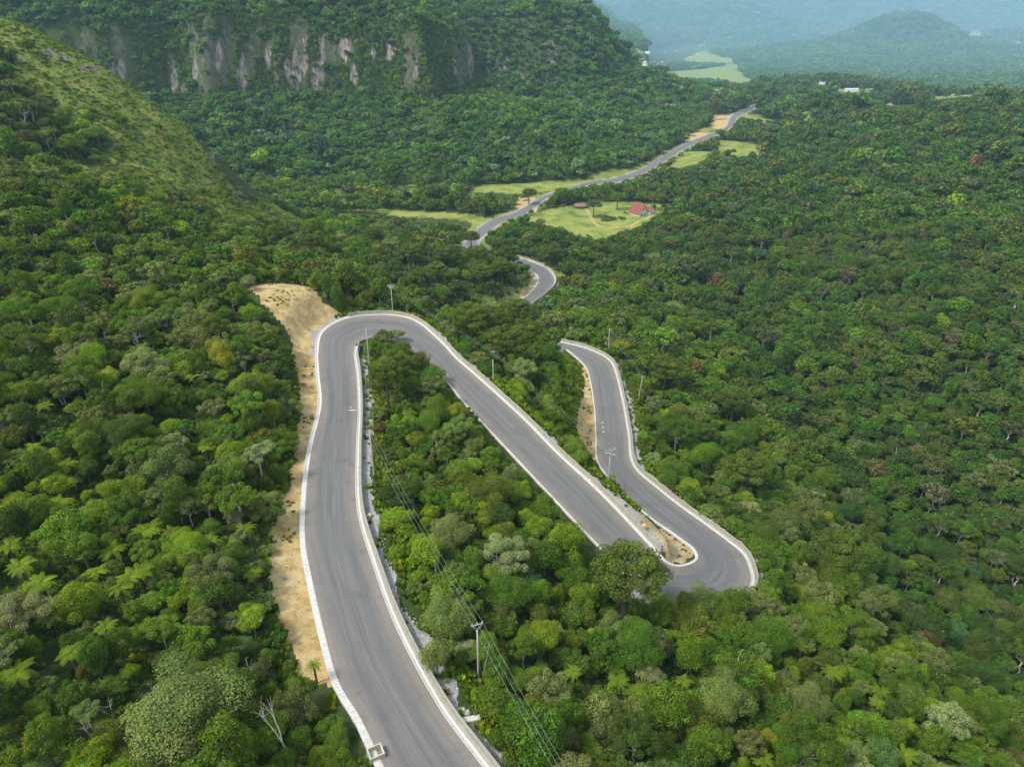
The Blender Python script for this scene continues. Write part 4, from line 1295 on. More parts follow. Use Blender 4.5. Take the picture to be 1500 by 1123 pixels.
# near and middle woods
for d0, d1, step, r0, r1 in ((22, 140, 2.7, 1.0, 2.1), (140, 260, 3.4, 1.4, 2.5), (260, 520, 4.6, 1.9, 3.3), (520, 780, 5.6, 2.3, 3.8), (780, 1150, 6.6, 2.7, 4.4), (1150, 1800, 9, 4.0, 6.4)):
    half = 62 if d0 < 100 else 46 if d0 < 260 else 42
    X, Y = jgrid(-d1 * 0.9, d1 * 0.9, 5, d1, step, rg)
    m = wedge(X, Y, d0, d1, half)
    X, Y = X[m], Y[m]
    S = stand(X, Y)
    dm, mm, rm = maskat(X, Y)
    n = len(X)
    R = rg.uniform(r0, r1, n) * np.exp(rg.normal(0, 0.22, n))
    big = rg.random(n) < 0.05
    R = np.where(big, R * rg.uniform(1.4, 1.9, n), R)
    gap = np.where(S.d < 320, 0.4 + R * 0.75, 5.0)
    verge = (S.side < 0) & (S.i < SEG_END[0]) & (S.d < 200)
    ok = (S.e > gap + 0.9 + np.where(verge, 1.4, 0)) & ~dm & ~mm
    ok &= ~((S.reg == 1) & (S.s > 170) & (S.s < 194) & (rg.random(n) < 0.55))
    # ridge carries low scrub
    keep_r = ~rm | (rg.random(n) < 0.16)
    ok &= keep_r
    X, Y, R, rm_ = X[ok], Y[ok], R[ok], rm[ok]
    Z, E, REG, D = S.z[ok], S.e[ok], S.reg[ok], S.d[ok]
    n = len(X)
    u, v, dep = proj(np.c_[X, Y, Z])
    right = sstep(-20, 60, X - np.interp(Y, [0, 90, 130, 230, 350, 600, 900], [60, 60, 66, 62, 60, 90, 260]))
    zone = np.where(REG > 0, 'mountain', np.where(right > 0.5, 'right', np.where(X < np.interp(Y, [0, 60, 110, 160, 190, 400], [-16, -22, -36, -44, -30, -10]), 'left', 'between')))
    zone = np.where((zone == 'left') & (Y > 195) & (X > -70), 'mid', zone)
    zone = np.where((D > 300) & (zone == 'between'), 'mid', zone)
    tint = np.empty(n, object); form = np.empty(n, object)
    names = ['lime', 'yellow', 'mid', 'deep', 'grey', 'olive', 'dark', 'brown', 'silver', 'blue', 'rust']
    W = {'left': [.21, .006, .31, .19, .15, .06, .08, .008, .015, .01, 0], 'between': [.14, .005, .31, .22, .14, .07, .10, .008, .015, .01, 0], 'right': [.006, .0, .08, .19, .09, .27, .33, .010, .010, .01, .002],  # right: dark and olive shares raised, cloud shade put into the leaf colours
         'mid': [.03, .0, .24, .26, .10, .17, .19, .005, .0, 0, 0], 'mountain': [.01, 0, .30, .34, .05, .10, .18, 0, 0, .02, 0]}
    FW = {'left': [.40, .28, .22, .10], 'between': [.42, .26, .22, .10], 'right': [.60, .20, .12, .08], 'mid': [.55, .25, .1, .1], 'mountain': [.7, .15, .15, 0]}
    for zn in W:
        q = zone == zn
        if q.any():
            tint[q] = rg.choice(names, q.sum(), p=np.array(W[zn]) / sum(W[zn]))
            form[q] = rg.choice(FORMS, q.sum(), p=np.array(FW[zn]) / sum(FW[zn]))
    # kinds keep company: patches of one colour
    patch = fbm(X / 22, Y / 22, 131, 3)
    near_left = (zone == 'left') | (zone == 'between')
    tint = np.where(near_left & (patch > 0.5), 'lime', tint)
    form = np.where(tint == 'lime', np.where(rg.random(n) < 0.75, 'cumulus', 'dome'), form)
    form = np.where((tint == 'grey') | (tint == 'silver'), np.where(rg.random(n) < 0.7, 'spread', form), form)
    R = np.where((form == 'cumulus'), R * 0.85, R)
    R = np.where((form == 'spread') & (D < 300), R * 1.1, R)
    R = np.where(rm_, R * 0.5, R)
    R = np.where(D < 320, np.minimum(R, 4.0), R)
    tint = np.where(rm_, np.where(rg.random(n) < 0.5, 'lime', 'mid'), tint)
    hs = np.where(D < 300, rg.uniform(0.75, 1.5, n), rg.uniform(0.9, 1.4, n))
    hs = np.where((E < 7) & (D < 320), 0.45, hs)
    nose = (REG == 1) & (X > -110) & (S.s[ok] > 120) & (S.s[ok] < 300) & (fbm(X / 40, Y / 40, 181, 3) > -0.2)
    R = np.where(nose, R * 0.55, R); tint = np.where(nose, np.where(rg.random(n) < 0.55, 'lime', 'mid'), tint)
    leg3 = (E < 11) & (S.side[ok] > 0) & (Y > 133) & (Y < 222) & (X > -5)     # grassy slope over the third stretch
    R = np.where(leg3, R * 0.5, R); tint = np.where(leg3, 'lime', tint); form = np.where(leg3, 'cumulus', form)
    # never grow over the open road
    for it in range(3):
        H = np.array([HGT[f] for f in form]) * hs * R
        cu, cv, cd = proj(np.c_[X, Y, Z + H])
        bad = covers(cu, cv, R / cd * FPX, R * 0.8 / cd * FPX)
        if it < 2:
            R = np.where(bad, R * 0.62, R); hs = np.where(bad, hs * 0.7, hs)
    ridge_sky = [(-60,-40),(-60,20),(0,28),(60,46),(150,92),(250,162),(312,226),(350,284),(385,296),(395,285),(380,250),(330,200),(270,140),(170,60),(80,0),(20,-40)]
    bad |= (D < 560) & (D > 300) & covers(cu, cv, R / cd * FPX, R * 0.8 / cd * FPX, [ridge_sky])
    bad |= (D > 430) & covers(cu, cv, R / cd * FPX * 0.8, R * 0.6 / cd * FPX, GREEN_PX)
    k = ~bad
    lod = np.where(D < 200, 'near', np.where(D < 480, 'mid', np.where(D < 1500, 'far', 'tiny')))
    add_trees(X[k], Y[k], Z[k], R[k], tint[k], form[k], lod[k], hs[k], zone[k])

# far hills: groves
for d0, d1, step, r in ((1800, 2300, 13, 8), (2300, 3400, 18, 11), (3400, 5600, 27, 16), (5600, 9000, 48, 28), (9000, 17500, 85, 46)):
    X, Y = jgrid(-d1 * 0.1 if d0 > 1800 else -200, d1 * 0.85, d0 * 0.7, d1, step, rg)
    m = wedge(X, Y, d0, d1, 42)
    X, Y = X[m], Y[m]
    S = stand(X, Y); dm, mm, rm = maskat(X, Y)
    ok = ~mm & ((S.reg > 0) | (fbm(X / 200, Y / 200, 141) > -0.2))
    cu, cv, cd = proj(np.c_[X, Y, S.z + r * 0.5])
    ok &= ~covers(cu, cv, r / cd * FPX * 0.7, r * 0.5 / cd * FPX, GREEN_PX)
    X, Y, Z = X[ok], Y[ok], S.z[ok]
    n = len(X)
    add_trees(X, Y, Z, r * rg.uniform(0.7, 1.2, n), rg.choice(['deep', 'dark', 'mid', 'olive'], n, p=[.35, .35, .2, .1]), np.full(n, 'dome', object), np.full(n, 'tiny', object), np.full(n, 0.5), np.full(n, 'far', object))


# special trees of the photo: araucarias, ferns, dead trunks
def crown_at(u, v, d=None, h=6.0):
    """foot of a tree whose crown centre, h above the ground, shows at (u, v)"""
    x, y, w = ray(u, v)
    ds = np.linspace(20, 900, 1800)
    gz = T(x / y * ds, ds)
    k = int(np.argmax((w / y * ds + ZC) < gz + h))
    return np.array([x / y * ds[k], ds[k], gz[k]])

ARAU_PX = [(918,848,74),(742,505,40),(720,475,44),(768,492,34),(705,402,40),(650,375,34),(600,372,34),(545,345,30),(700,375,34),(745,372,36),(735,395,30),(800,372,24),(565,548,26),(577,528,22),(455,360,26),(410,345,26),(760,455,30),(690,470,30),(1075,590,36),(975,545,26),(640,400,30),(665,352,22),(690,350,22),(870,300,14),(830,285,14),(905,290,14),(775,283,14),(960,290,14),(1220,812,40),(1095,690,40)]
FERN_PX = [(85,735,26),(95,680,24),(40,870,34),(60,850,28),(165,805,28),(215,770,36),(250,775,20),(205,840,30),(190,845,26),(175,860,24),(140,830,24),(25,985,34),(30,830,26),(105,955,26),(282,553,14),(215,745,20),(300,655,14),(360,770,18),(930,1010,24),(905,1000,20),(840,985,18),(1220,985,20),(1225,985,16),(1290,1010,20),(1325,1100,26),(1310,915,14),(1200,815,24),(1215,805,20),(1000,1000,18),(120,870,20),(370,840,18),(155,915,22),(1285,1030,16),(1330,1060,18),(65,590,18),(50,655,16),(310,790,16),(460,975,10),(15,800,24),(75,905,24),(1170,945,16),(1120,1110,24),(1245,1085,22)]
DEAD_PX = [(418,1075,46),(358,960,22),(152,1022,24),(122,1045,16),(210,1010,14),(42,1045,18),(640,820,16),(380,1010,0)]

# crowns that hide an edge of the road in the photo, and the largest single crowns
EXTRA = [(810,509,11,'mid','dome'),(799,514,12,'deep','dome'),(814,521,11,'lime','cumulus'),(788,506,12,'mid','dome'),(823,533,9,'mid','cumulus'),(803,498,10,'olive','dome'),
         (968,896,26,'mid','dome'),(1005,888,22,'lime','cumulus'),(1040,886,28,'grey','dome'),(1078,882,26,'mid','dome'),(1108,885,24,'grey','spread'),(940,900,26,'deep','dome'),(1065,905,30,'mid','dome'),(1015,915,28,'olive','dome'),(1130,900,24,'grey','spread'),
         (548,512,14,'mid','dome'),(562,496,13,'grey','spread'),(580,492,12,'silver','spread'),(590,512,16,'mid','dome'),(612,532,20,'olive','dome'),(634,552,18,'deep','dome'),(655,582,18,'mid','dome'),(676,612,15,'grey','dome'),(696,632,13,'mid','dome'),(575,540,24,'olive','dome'),(600,565,26,'deep','dome'),(640,600,24,'mid','dome'),
         (265,1058,76,'grey','dome'),(25,905,40,'silver','spread'),(240,690,46,'grey','spread'),(330,690,30,'grey','spread'),(310,850,40,'grey','spread'),(120,890,36,'lime','cumulus'),(270,810,34,'lime','cumulus'),(290,500,30,'grey','dome'),(215,540,34,'silver','spread'),
         (795,930,24,'lime','cumulus'),(895,930,36,'grey','spread'),(770,855,22,'blue','dome'),(1180,1035,36,'grey','dome'),(1060,1010,38,'olive','dome'),(1010,965,30,'mid','dome'),(880,1050,36,'grey','dome'),(1145,775,34,'grey','dome'),(1215,850,30,'olive','dome'),(660,905,40,'grey','dome'),(655,780,36,'grey','dome'),(640,960,26,'grey','dome')]
ex = [(crown_at(u, v, h=(2.0 if r < 24 else 3.2 if r < 60 else 5.5)), u, v, r, t, f) for u, v, r, t, f in EXTRA]
exr = np.array([e_[3] / FPX * proj([e_[0]])[2][0] for e_ in ex])
exz = np.array([e_[0] for e_ in ex])
for a_ in range(len(LISTS['x'])):          # they take the place of what stood there
    d_ = np.full(len(LISTS['x'][a_]), 1e9)
    for c_, r_ in zip(exz, exr): d_ = np.minimum(d_, np.hypot(LISTS['x'][a_] - c_[0], LISTS['y'][a_] - c_[1]) - r_ * 0.75)
    k = d_ > 0
    for k_ in LISTS: LISTS[k_][a_] = LISTS[k_][a_][k]
fo_ = np.array([e_[5] for e_ in ex], object)
add_trees(exz[:, 0], exz[:, 1], exz[:, 2], exr, [e_[4] for e_ in ex], fo_, ['near'] * len(ex), np.array([(2.0 if e_[3] < 24 else 3.2 if e_[3] < 60 else 5.5) for e_ in ex]) / (exr * np.array([HGT[f] for f in fo_])), ['extra'] * len(ex))
special = []
for u, v, r in ARAU_PX:
    c = crown_at(u, v, h=8.0 if v > 300 else 9)
    dist_ = math.hypot(c[0], c[1])
    _, _, dp = proj([c]); R_ = r / FPX * dp[0]
    special.append(('araucaria', c, float(np.clip(R_, 2.0, 5.5)), u, v))
for u, v, r in FERN_PX:
    c = crown_at(u, v, h=3.2)
    _, _, dp = proj([c]); R_ = r / FPX * dp[0]
    special.append(('fern', c, float(np.clip(R_ * 0.78, 1.0, 2.2)), u, v))
for u, v, r in DEAD_PX:
    if r == 0: continue
    c = crown_at(u, v, h=4.0)
    _, _, dp = proj([c]); R_ = r / FPX * dp[0]
    special.append(('dead', c, float(np.clip(R_, 1.2, 3.6)), u, v))
for k_ in LISTS:
    LISTS[k_] = np.concatenate(LISTS[k_])
NTREE = len(LISTS['x'])
# make room for them
keep = np.ones(NTREE, bool)
for kind, c, R_, u, v in special:
    d = np.hypot(LISTS['x'] - c[0], LISTS['y'] - c[1])
    if kind == 'araucaria': keep &= d > R_ * 0.55 + LISTS['r'] * 0.3
    elif kind == 'fern': keep &= d > R_ * 0.6 + LISTS['r'] * 0.35
    else: keep &= d > 1.2
    # and nothing tall straight in front of them
    cd = math.hypot(c[0], c[1])
    tu, tv, td = proj(np.c_[LISTS['x'], LISTS['y'], LISTS['z'] + LISTS['r'] * LISTS['h'] * 1.2])
    front = (td < proj([c])[2][0]) & (np.hypot(LISTS['x'] - c[0], LISTS['y'] - c[1]) < 16) & (np.hypot(tu - u, (tv - v)) < LISTS['r'] / td * FPX * 0.8 + (12 if kind != 'araucaria' else 20))
    keep &= ~(front & (LISTS['zone'] != 'extra'))
for k_ in LISTS: LISTS[k_] = LISTS[k_][keep]
NTREE = len(LISTS['x'])

POLE_PX = [(699, 965, 59.5, 42), (541.5, 662, 103, 26), (572, 440, 190, 22), (722, 548, 151, 22), (893, 690, 120, 22), (917, 705, 117, 16), (936, 580, 186, 26), (893, 495, 222, 14), (537, 490, 152, 10), (832, 264, 660, 8), (776, 448, 300, 8)]
def before_pole(x, y, z, r):
    u, v, d = proj(np.c_[x, y, z])
    b_ = np.zeros(len(x), bool)
    for pu, pv, pd, ph in POLE_PX:
        rp = r / d * FPX
        b_ |= (np.abs(u - pu) < rp * 0.8 + 3) & (np.abs(v - pv) < ph + rp * 0.5) & (y < pd + 1)
    return b_
TXa = LISTS['x'].astype(float)
keep = ~before_pole(TXa, LISTS['y'].astype(float), LISTS['z'].astype(float) + LISTS['r'].astype(float) * LISTS['h'].astype(float) * 1.15, LISTS['r'].astype(float))
for k_ in LISTS: LISTS[k_] = LISTS[k_][keep]
NTREE = len(LISTS['x'])

# which trees show largest: paint them far to near into a small id picture
TX, TY, TZ, TRD, TH = (LISTS[k_].astype(float) for k_ in ('x', 'y', 'z', 'r', 'h'))
FORM = np.array([k_[1] for k_ in LISTS['key']]); LOD = np.array([k_[0] for k_ in LISTS['key']])
HC = np.array([HGT[f] for f in FORM]) * TH * TRD
cu, cv, cd = proj(np.c_[TX, TY, TZ + HC])
cand = np.nonzero((LOD == 'near') & (cu > -40) & (cu < 1540) & (cv > -20) & (cv < 1160) & (cd > 5))[0]
order = cand[np.argsort(-cd[cand])]
IDB = np.full((562, 750), -1, np.int32)
for i in order:
    ru = TRD[i] / cd[i] * FPX / 2; rv = ru * 0.85
    u, v = cu[i] / 2, cv[i] / 2
    x0, x1, y0, y1 = int(max(0, u - ru)), int(min(749, u + ru)), int(max(0, v - rv)), int(min(561, v + rv))
    if x1 <= x0 or y1 <= y0: continue
    yy, xx = np.mgrid[y0:y1 + 1, x0:x1 + 1]
    m = ((xx - u) / ru) ** 2 + ((yy - v) / rv) ** 2 < 1
    IDB[y0:y1 + 1, x0:x1 + 1][m] = i
cnt = np.bincount(IDB[IDB >= 0], minlength=NTREE)
single = np.argsort(-cnt)[:300]
single = single[cnt[single] > 25]
is_single = np.zeros(NTREE, bool); is_single[single] = True

# ------------------------------------------------------------------ geometry nodes scatter for what nobody could count
def scatter_group():
    ng = bpy.data.node_groups.new('plant_scatter', 'GeometryNodeTree')
    ng.interface.new_socket('Geometry', in_out='INPUT', socket_type='NodeSocketGeometry')
    ng.interface.new_socket('Geometry', in_out='OUTPUT', socket_type='NodeSocketGeometry')
    n, l = ng.nodes, ng.links
    gi_, go_ = n.new('NodeGroupInput'), n.new('NodeGroupOutput')
    mp = n.new('GeometryNodeMeshToPoints')
    iop = n.new('GeometryNodeInstanceOnPoints')
    ci = n.new('GeometryNodeCollectionInfo')
    ci.inputs['Collection'].default_value = PROTO
    ci.inputs['Separate Children'].default_value = True
    ci.inputs['Reset Children'].default_value = True
    def na(nm, t):
        q_ = n.new('GeometryNodeInputNamedAttribute'); q_.data_type = t; q_.inputs['Name'].default_value = nm
        return next(o for o in q_.outputs if o.enabled and o.name == 'Attribute')
    l.new(gi_.outputs[0], mp.inputs['Mesh'])
    l.new(mp.outputs[0], iop.inputs['Points'])
    l.new(ci.outputs[0], iop.inputs['Instance'])
    iop.inputs['Pick Instance'].default_value = True
    l.new(na('pick', 'INT'), iop.inputs['Instance Index'])
    l.new(na('rot', 'FLOAT_VECTOR'), iop.inputs['Rotation'])
    l.new(na('scl', 'FLOAT_VECTOR'), iop.inputs['Scale'])
    l.new(iop.outputs[0], go_.inputs[0])
    return ng
NG = scatter_group()
def scatter(name, label, P_, pick, rot, scl, tint):
    me = bpy.data.meshes.new(name)
    n = len(P_)
    me.vertices.add(n); me.vertices.foreach_set('co', np.asarray(P_, np.float32).ravel())
    a = me.attributes.new('pick', 'INT', 'POINT'); a.data.foreach_set('value', np.asarray(pick, np.int32))
    a = me.attributes.new('rot', 'FLOAT_VECTOR', 'POINT'); a.data.foreach_set('vector', np.asarray(rot, np.float32).ravel())
    a = me.attributes.new('scl', 'FLOAT_VECTOR', 'POINT'); a.data.foreach_set('vector', np.asarray(scl, np.float32).ravel())
    a = me.attributes.new('tint', 'FLOAT_COLOR', 'POINT'); a.data.foreach_set('color', np.c_[tint, np.ones(n)].astype(np.float32).ravel())
    o = link(bpy.data.objects.new(name, me))
    md = o.modifiers.new('scatter', 'NODES'); md.node_group = NG
    tag(o, label, kind='stuff')
    return o

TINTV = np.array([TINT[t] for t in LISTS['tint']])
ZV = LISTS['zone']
TINTV = TINTV * np.where(((ZV == 'right') & np.isin(LISTS['tint'], ['grey', 'silver']))[:, None], np.array([[0.62, 0.62, 0.72]]), np.where((ZV == 'right')[:, None], np.array([[0.88, 0.96, 1.3]]), np.where(((ZV == 'mountain') | (ZV == 'far'))[:, None], np.array([[0.96, 1.10, 1.9]]), np.where((ZV == 'mid')[:, None], np.array([[0.95, 0.95, 1.15]]), 1.0))))   # cloud shade painted into right slope tints, haze blue into the farther woods
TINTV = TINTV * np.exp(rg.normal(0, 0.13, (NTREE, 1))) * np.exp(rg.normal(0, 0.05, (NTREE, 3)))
SX = TRD * rg.uniform(0.82, 1.28, NTREE); SY = TRD * rg.uniform(0.82, 1.28, NTREE); SZ = TRD * rg.uniform(0.75, 1.2, NTREE)
ROT = rg.uniform(0, 2 * np.pi, NTREE); TILT = rg.normal(0, 0.09, (NTREE, 2))
PICK = np.zeros(NTREE, int)
for key in PIDX:
    if isinstance(key, tuple):
        m = (LOD == key[0]) & (FORM == key[1])
        PICK[m] = rg.choice(PIDX[key], m.sum())
rest = ~is_single
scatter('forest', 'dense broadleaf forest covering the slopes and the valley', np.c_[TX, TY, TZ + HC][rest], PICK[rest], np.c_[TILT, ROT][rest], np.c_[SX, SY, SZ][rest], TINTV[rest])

# ------------------------------------------------------------------ single trees
ZONE_WORD = {'left': 'on the left slope', 'between': 'below the nearest road stretch', 'right': 'on the dark right slope', 'mid': 'beyond the top hairpin', 'mountain': 'on the mountain', 'far': 'far off'}
LANDM = [('dirt bank', (420, 600)), ('dirt bank foot', (450, 960)), ('dirt bank head', (390, 440)), ('top hairpin', (560, 500)), ('near utility pole', (700, 960)), ('drain box', (551, 1106)), ('lower hairpin', (1030, 870)),
         ('second stretch', (760, 690)), ('gravel heap', (735, 1046)), ('big candelabra pine', (918, 850)), ('forked dead tree', (418, 1075)), ('upper left ridge', (200, 330)), ('steep green spur', (1380, 1050)), ('dark ravine', (1440, 930)), ('third stretch', (960, 640)),
         ('bottom left corner', (10, 1110)), ('bottom right corner', (1480, 1110)), ('left edge', (5, 700)), ('right edge', (1490, 600)), ('narrow wood pole', (541, 690)), ('fern patch', (190, 840)), ('bottom edge', (900, 1115))]
def side_word(u, v, lu, lv):
    dx, dy = u - lu, v - lv
    if abs(dx) > abs(dy) * 1.4: return 'right of' if dx > 0 else 'left of'
    return 'below' if dy > 0 else 'above'
FORM_WORD = {'dome': 'round-crowned', 'spread': 'open spreading', 'cumulus': 'billowy bushy', 'tall': 'tall narrow'}
rows = []
for i in single:
    size = 'large' if TRD[i] > 3.2 else 'small' if TRD[i] < 1.8 else 'mid-sized'
    lm = min(LANDM, key=lambda L: (L[1][0] - cu[i]) ** 2 + (L[1][1] - cv[i]) ** 2)
    base_l = f"{size} {FORM_WORD[FORM[i]]} {TINT_WORD[LISTS['tint'][i]]} tree {side_word(cu[i], cv[i], *lm[1])} the {lm[0]}"
    rows.append([i, base_l])
from collections import defaultdict
ORD = ['', 'second', 'third', 'fourth', 'fifth', 'sixth', 'seventh', 'eighth', 'ninth', 'tenth']
def settle(rows):
    g_ = defaultdict(list)
    for r_ in rows: g_[r_[1]].append(r_)
    for lb, rs in g_.items():
        if len(rs) == 1: continue
        rs.sort(key=lambda r_: cu[r_[0]])
        n_ = len(rs)
        for k, r_ in enumerate(rs):
            if n_ == 2: w = 'left of two' if k == 0 else 'right of two'
            elif k == 0: w = 'leftmost such'
            elif k == n_ - 1: w = 'rightmost such'
            else: w = ORD[k] + ' such from left'
            r_[1] = lb + ', ' + w
settle(rows)
def put_part(name, me, root, tint=None, loc=(0, 0, 0), rot=(0, 0, 0), scl=(1, 1, 1)):
    o = bpy.data.objects.new(name, me)
    COL.objects.link(o); o.parent = root
    o.location = loc; o.rotation_euler = rot; o.scale = scl
    if tint is not None: o['tint'] = [float(t) for t in tint]
    return o
for i, lb in rows:
    f = FORM[i]
    bank = HUGE[f] if TRD[i] > 2.9 else NEAR[f]
    cm, tm, H = bank[int(rg.integers(len(bank)))]
    root = empty('broadleaf_tree', (TX[i], TY[i], TZ[i]))
    root.rotation_euler = (0, 0, ROT[i])
    tag(root, lb, 'tree', 'forest trees around the near road')
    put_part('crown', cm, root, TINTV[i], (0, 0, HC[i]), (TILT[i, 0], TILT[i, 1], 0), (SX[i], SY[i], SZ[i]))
    put_part('trunk', tm, root, None, (0, 0, HC[i]), (0, 0, 0), (SX[i], SY[i], max(SZ[i], HC[i] / H)))

def special_labels(kind):
    """labels by size and nearest landmark, left to right when alike"""
    out = []
    for j, (k_, c, R_, u, v) in enumerate(special):
        if k_ != kind: continue
        lm = min((L for L in LANDM if 'pine' not in L[0] and 'fern' not in L[0] and 'dead' not in L[0]), key=lambda L: (L[1][0] - u) ** 2 + (L[1][1] - v) ** 2)
        if v < 340: lm = ('house meadow', (880, 325))
        elif v < 420: lm = ('valley bend', (800, 405)) if u > 560 else ('upper left ridge', (330, 300))
        s_ = {'araucaria': 'dark olive candelabra pine with tufted boughs', 'fern': 'tree fern with arching fronds', 'dead': 'bare pale dead tree with broken branches'}[kind]
        out.append([j, f"{s_} {side_word(u, v, *lm[1])} the {lm[0]}"])
    g_ = defaultdict(list)
    for r_ in out: g_[r_[1]].append(r_)
    for lb, rs in g_.items():
        if len(rs) > 1:
            rs.sort(key=lambda r_: special[r_[0]][3])
            for k, r_ in enumerate(rs):
                r_[1] = lb + ', ' + (('left one' if k == 0 else 'right one') if len(rs) == 2 else 'leftmost' if k == 0 else 'rightmost' if k == len(rs) - 1 else ORD[k] + ' from left')
    return out
for j, lb in special_labels('araucaria'):
    _, c, R_, u, v = special[j]
    d = math.hypot(c[0], c[1])
    root = empty('araucaria_pine', tuple(c), rg.uniform(0, 6))
    hs_ = 11.0 / 2.5 if R_ > 3.5 else 9.0 / 2.5
    zs_ = float(np.clip(R_ * 1.1, 3.0, 4.6))
    tag(root, 'big ' + lb if j == 0 else lb, 'tree', 'candelabra pines scattered in the forest')
    tn = np.array((0.098, 0.138, 0.018)) * rg.uniform(0.85, 1.2)
    tm, bo = ARAU[j % 2]
    put_part('trunk', tm, root, None, scl=(R_, R_, zs_))
    if d < 260:
        for b_ in bo: put_part('bough', b_, root, tn, scl=(R_, R_, zs_))
    else:
        if 'ARAU_CROWN' not in globals():
            ARAU_CROWN = []
            for q_ in range(2):
                tr, bb = araucaria_parts(70 + q_, 'near')
                ARAU_CROWN.append(merged('crown', [foliage_mesh('crown', *joinq(bb)), tube_mesh('limb', tr[1:], M_DARKBARK, 4)]))
        put_part('crown', ARAU_CROWN[j % 2], root, tn, scl=(R_, R_, zs_))
for j, lb in special_labels('fern'):
    _, c, R_, u, v = special[j]
    root = empty('tree_fern', tuple(c), rg.uniform(0, 6))
    tag(root, lb, 'tree fern', 'tree ferns among the bushes')
    hsc = 3.0 / 1.95 * rg.uniform(0.85, 1.15)
    put_part('trunk', fern_trunk, root, None, scl=(1.3, 1.3, hsc))
    tn = np.array(TINT['lime']) * rg.uniform(0.72, 1.0) * np.array([1.0, 1.0, 1.3])
    for k in range(15):
        put_part('frond', FROND[int(rg.integers(3)) if k < 11 else 0], root, tn * rg.uniform(0.85, 1.15), (0, 0, 1.93 * hsc), (0, rg.normal(0, 0.1), k * 2.39996 + rg.normal(0, .1)), (R_ * rg.uniform(.85, 1.1),) * 3)
    for k in range(5):
        put_part('dead_frond', FROND_DEAD, root, (0.16, 0.115, 0.06), (0, 0, 1.85 * hsc), (0, 0.25, k * 1.3 + rg.normal(0, .2)), (R_ * .8,) * 3)

def dead_tree_mesh(seed):
    rg_ = np.random.default_rng(seed)
    tubes = []
    def grow(p, d, L, r_, lvl):
        n = 6
        path = [p]
        for k in range(n - 1):
            d = unit(d + rg_.normal(size=3) * 0.09 + np.array([0, 0, 0.06]))
            path.append(path[-1] + d * L / (n - 1))
        tubes.append((np.array(path), np.linspace(r_, r_ * 0.5, n)))
        if lvl < 3:
            for k in range(2 if lvl == 0 else rg_.integers(2, 4)):
                j_ = rg_.integers(3, n)
                dd = unit(d + rg_.normal(size=3) * 0.5)
                dd[2] = abs(dd[2]) * 0.9 + 0.25
                grow(path[j_], unit(dd), L * rg_.uniform(0.5, 0.75), r_ * 0.5, lvl + 1)
    grow(np.array([0, 0, -0.4]), np.array([0.06, 0, 1.0]), 3.6, 0.16, 0)
    return tubes
for j, lb in special_labels('dead'):
    _, c, R_, u, v = special[j]
    tubes = dead_tree_mesh(200 + j)
    root = empty('dead_tree', tuple(c), rg.uniform(0, 6))
    tag(root, ('forked ' if u == 418 else '') + lb, 'dead tree', 'dead trees in the near bush')
    s_ = float(np.clip(R_ / 2.8, 0.6, 1.15))
    put_part('trunk', tube_mesh('trunk', tubes[:1], M_PALE, 6), root, scl=(s_,) * 3)
    put_part('branches', tube_mesh('branches', tubes[1:], M_PALE, 4), root, scl=(s_,) * 3)

# ------------------------------------------------------------------ undergrowth, scrub and grass
UP, UK, US, UT = [], [], [], []
def low(X, Y, Z, r, key, tint, hz=1.0):
    n = len(X)
    UP.append(np.c_[X, Y, Z]); UK.append(rg.choice(PIDX[key], n)); US.append(np.c_[r, r, r * hz]); UT.append(tint)
def tvar(names, p, n, s=0.15):
    t = np.array([TINT[q_] for q_ in rg.choice(names, n, p=p)])
    return t * np.exp(rg.normal(0, s, (n, 1)))
for d0, d1, step, r0 in ((20, 120, 1.9, 0.95), (120, 240, 2.7, 1.3), (240, 420, 4.4, 1.9)):
    X, Y = jgrid(-d1 * .8, d1 * .8, 5, d1, step, rg)
    m = wedge(X, Y, d0, d1, 60 if d0 < 100 else 44); X, Y = X[m], Y[m]
    S = stand(X, Y); dm, mm, rm = maskat(X, Y)
    ok = (S.e > 1.6 + r0 * 1.0 + np.where((S.side < 0) & (S.i < SEG_END[0]), 1.3, 0)) & ~dm & (~mm | (rg.random(len(X)) < 0.10))
    sc = (S.side != 0) & (S.e < 3.6) & (rg.random(len(X)) < 0.5)
    ok &= ~sc
    X, Y, Z, E = X[ok], Y[ok], S.z[ok], S.e[ok]
    r = r0 * rg.uniform(0.6, 1.35, len(X)); r = np.where(E < 6, r * 0.6, r)
    pu, pv, pd = proj(np.c_[X, Y, Z + r * 0.6])
    good = ~covers(pu, pv, r / pd * FPX * 0.8, r * 0.6 / pd * FPX) & ~before_pole(X, Y, Z + r * 0.6, r)
    X, Y, Z, r, rm_ = X[good], Y[good], Z[good], r[good], rm[ok][good]
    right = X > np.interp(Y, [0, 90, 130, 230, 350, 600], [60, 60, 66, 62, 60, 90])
    t = np.where(right[:, None], tvar(['mid', 'dark', 'deep', 'lime'], [.18, .42, .36, .04], len(X)) * np.array([0.8, 0.75, 1.4]), tvar(['lime', 'mid', 'deep', 'grey', 'yellow'], [.22, .4, .2, .13, .05], len(X)))  # bushes on the right slope tinted darker too, in place of cloud shade
    t = np.where(rm_[:, None], tvar(['lime', 'yellow', 'mid'], [.6, .15, .25], len(X), .2), t)
    low(X, Y, Z - 0.1, np.where(rm_, r * 0.75, r), 'shrub', t)
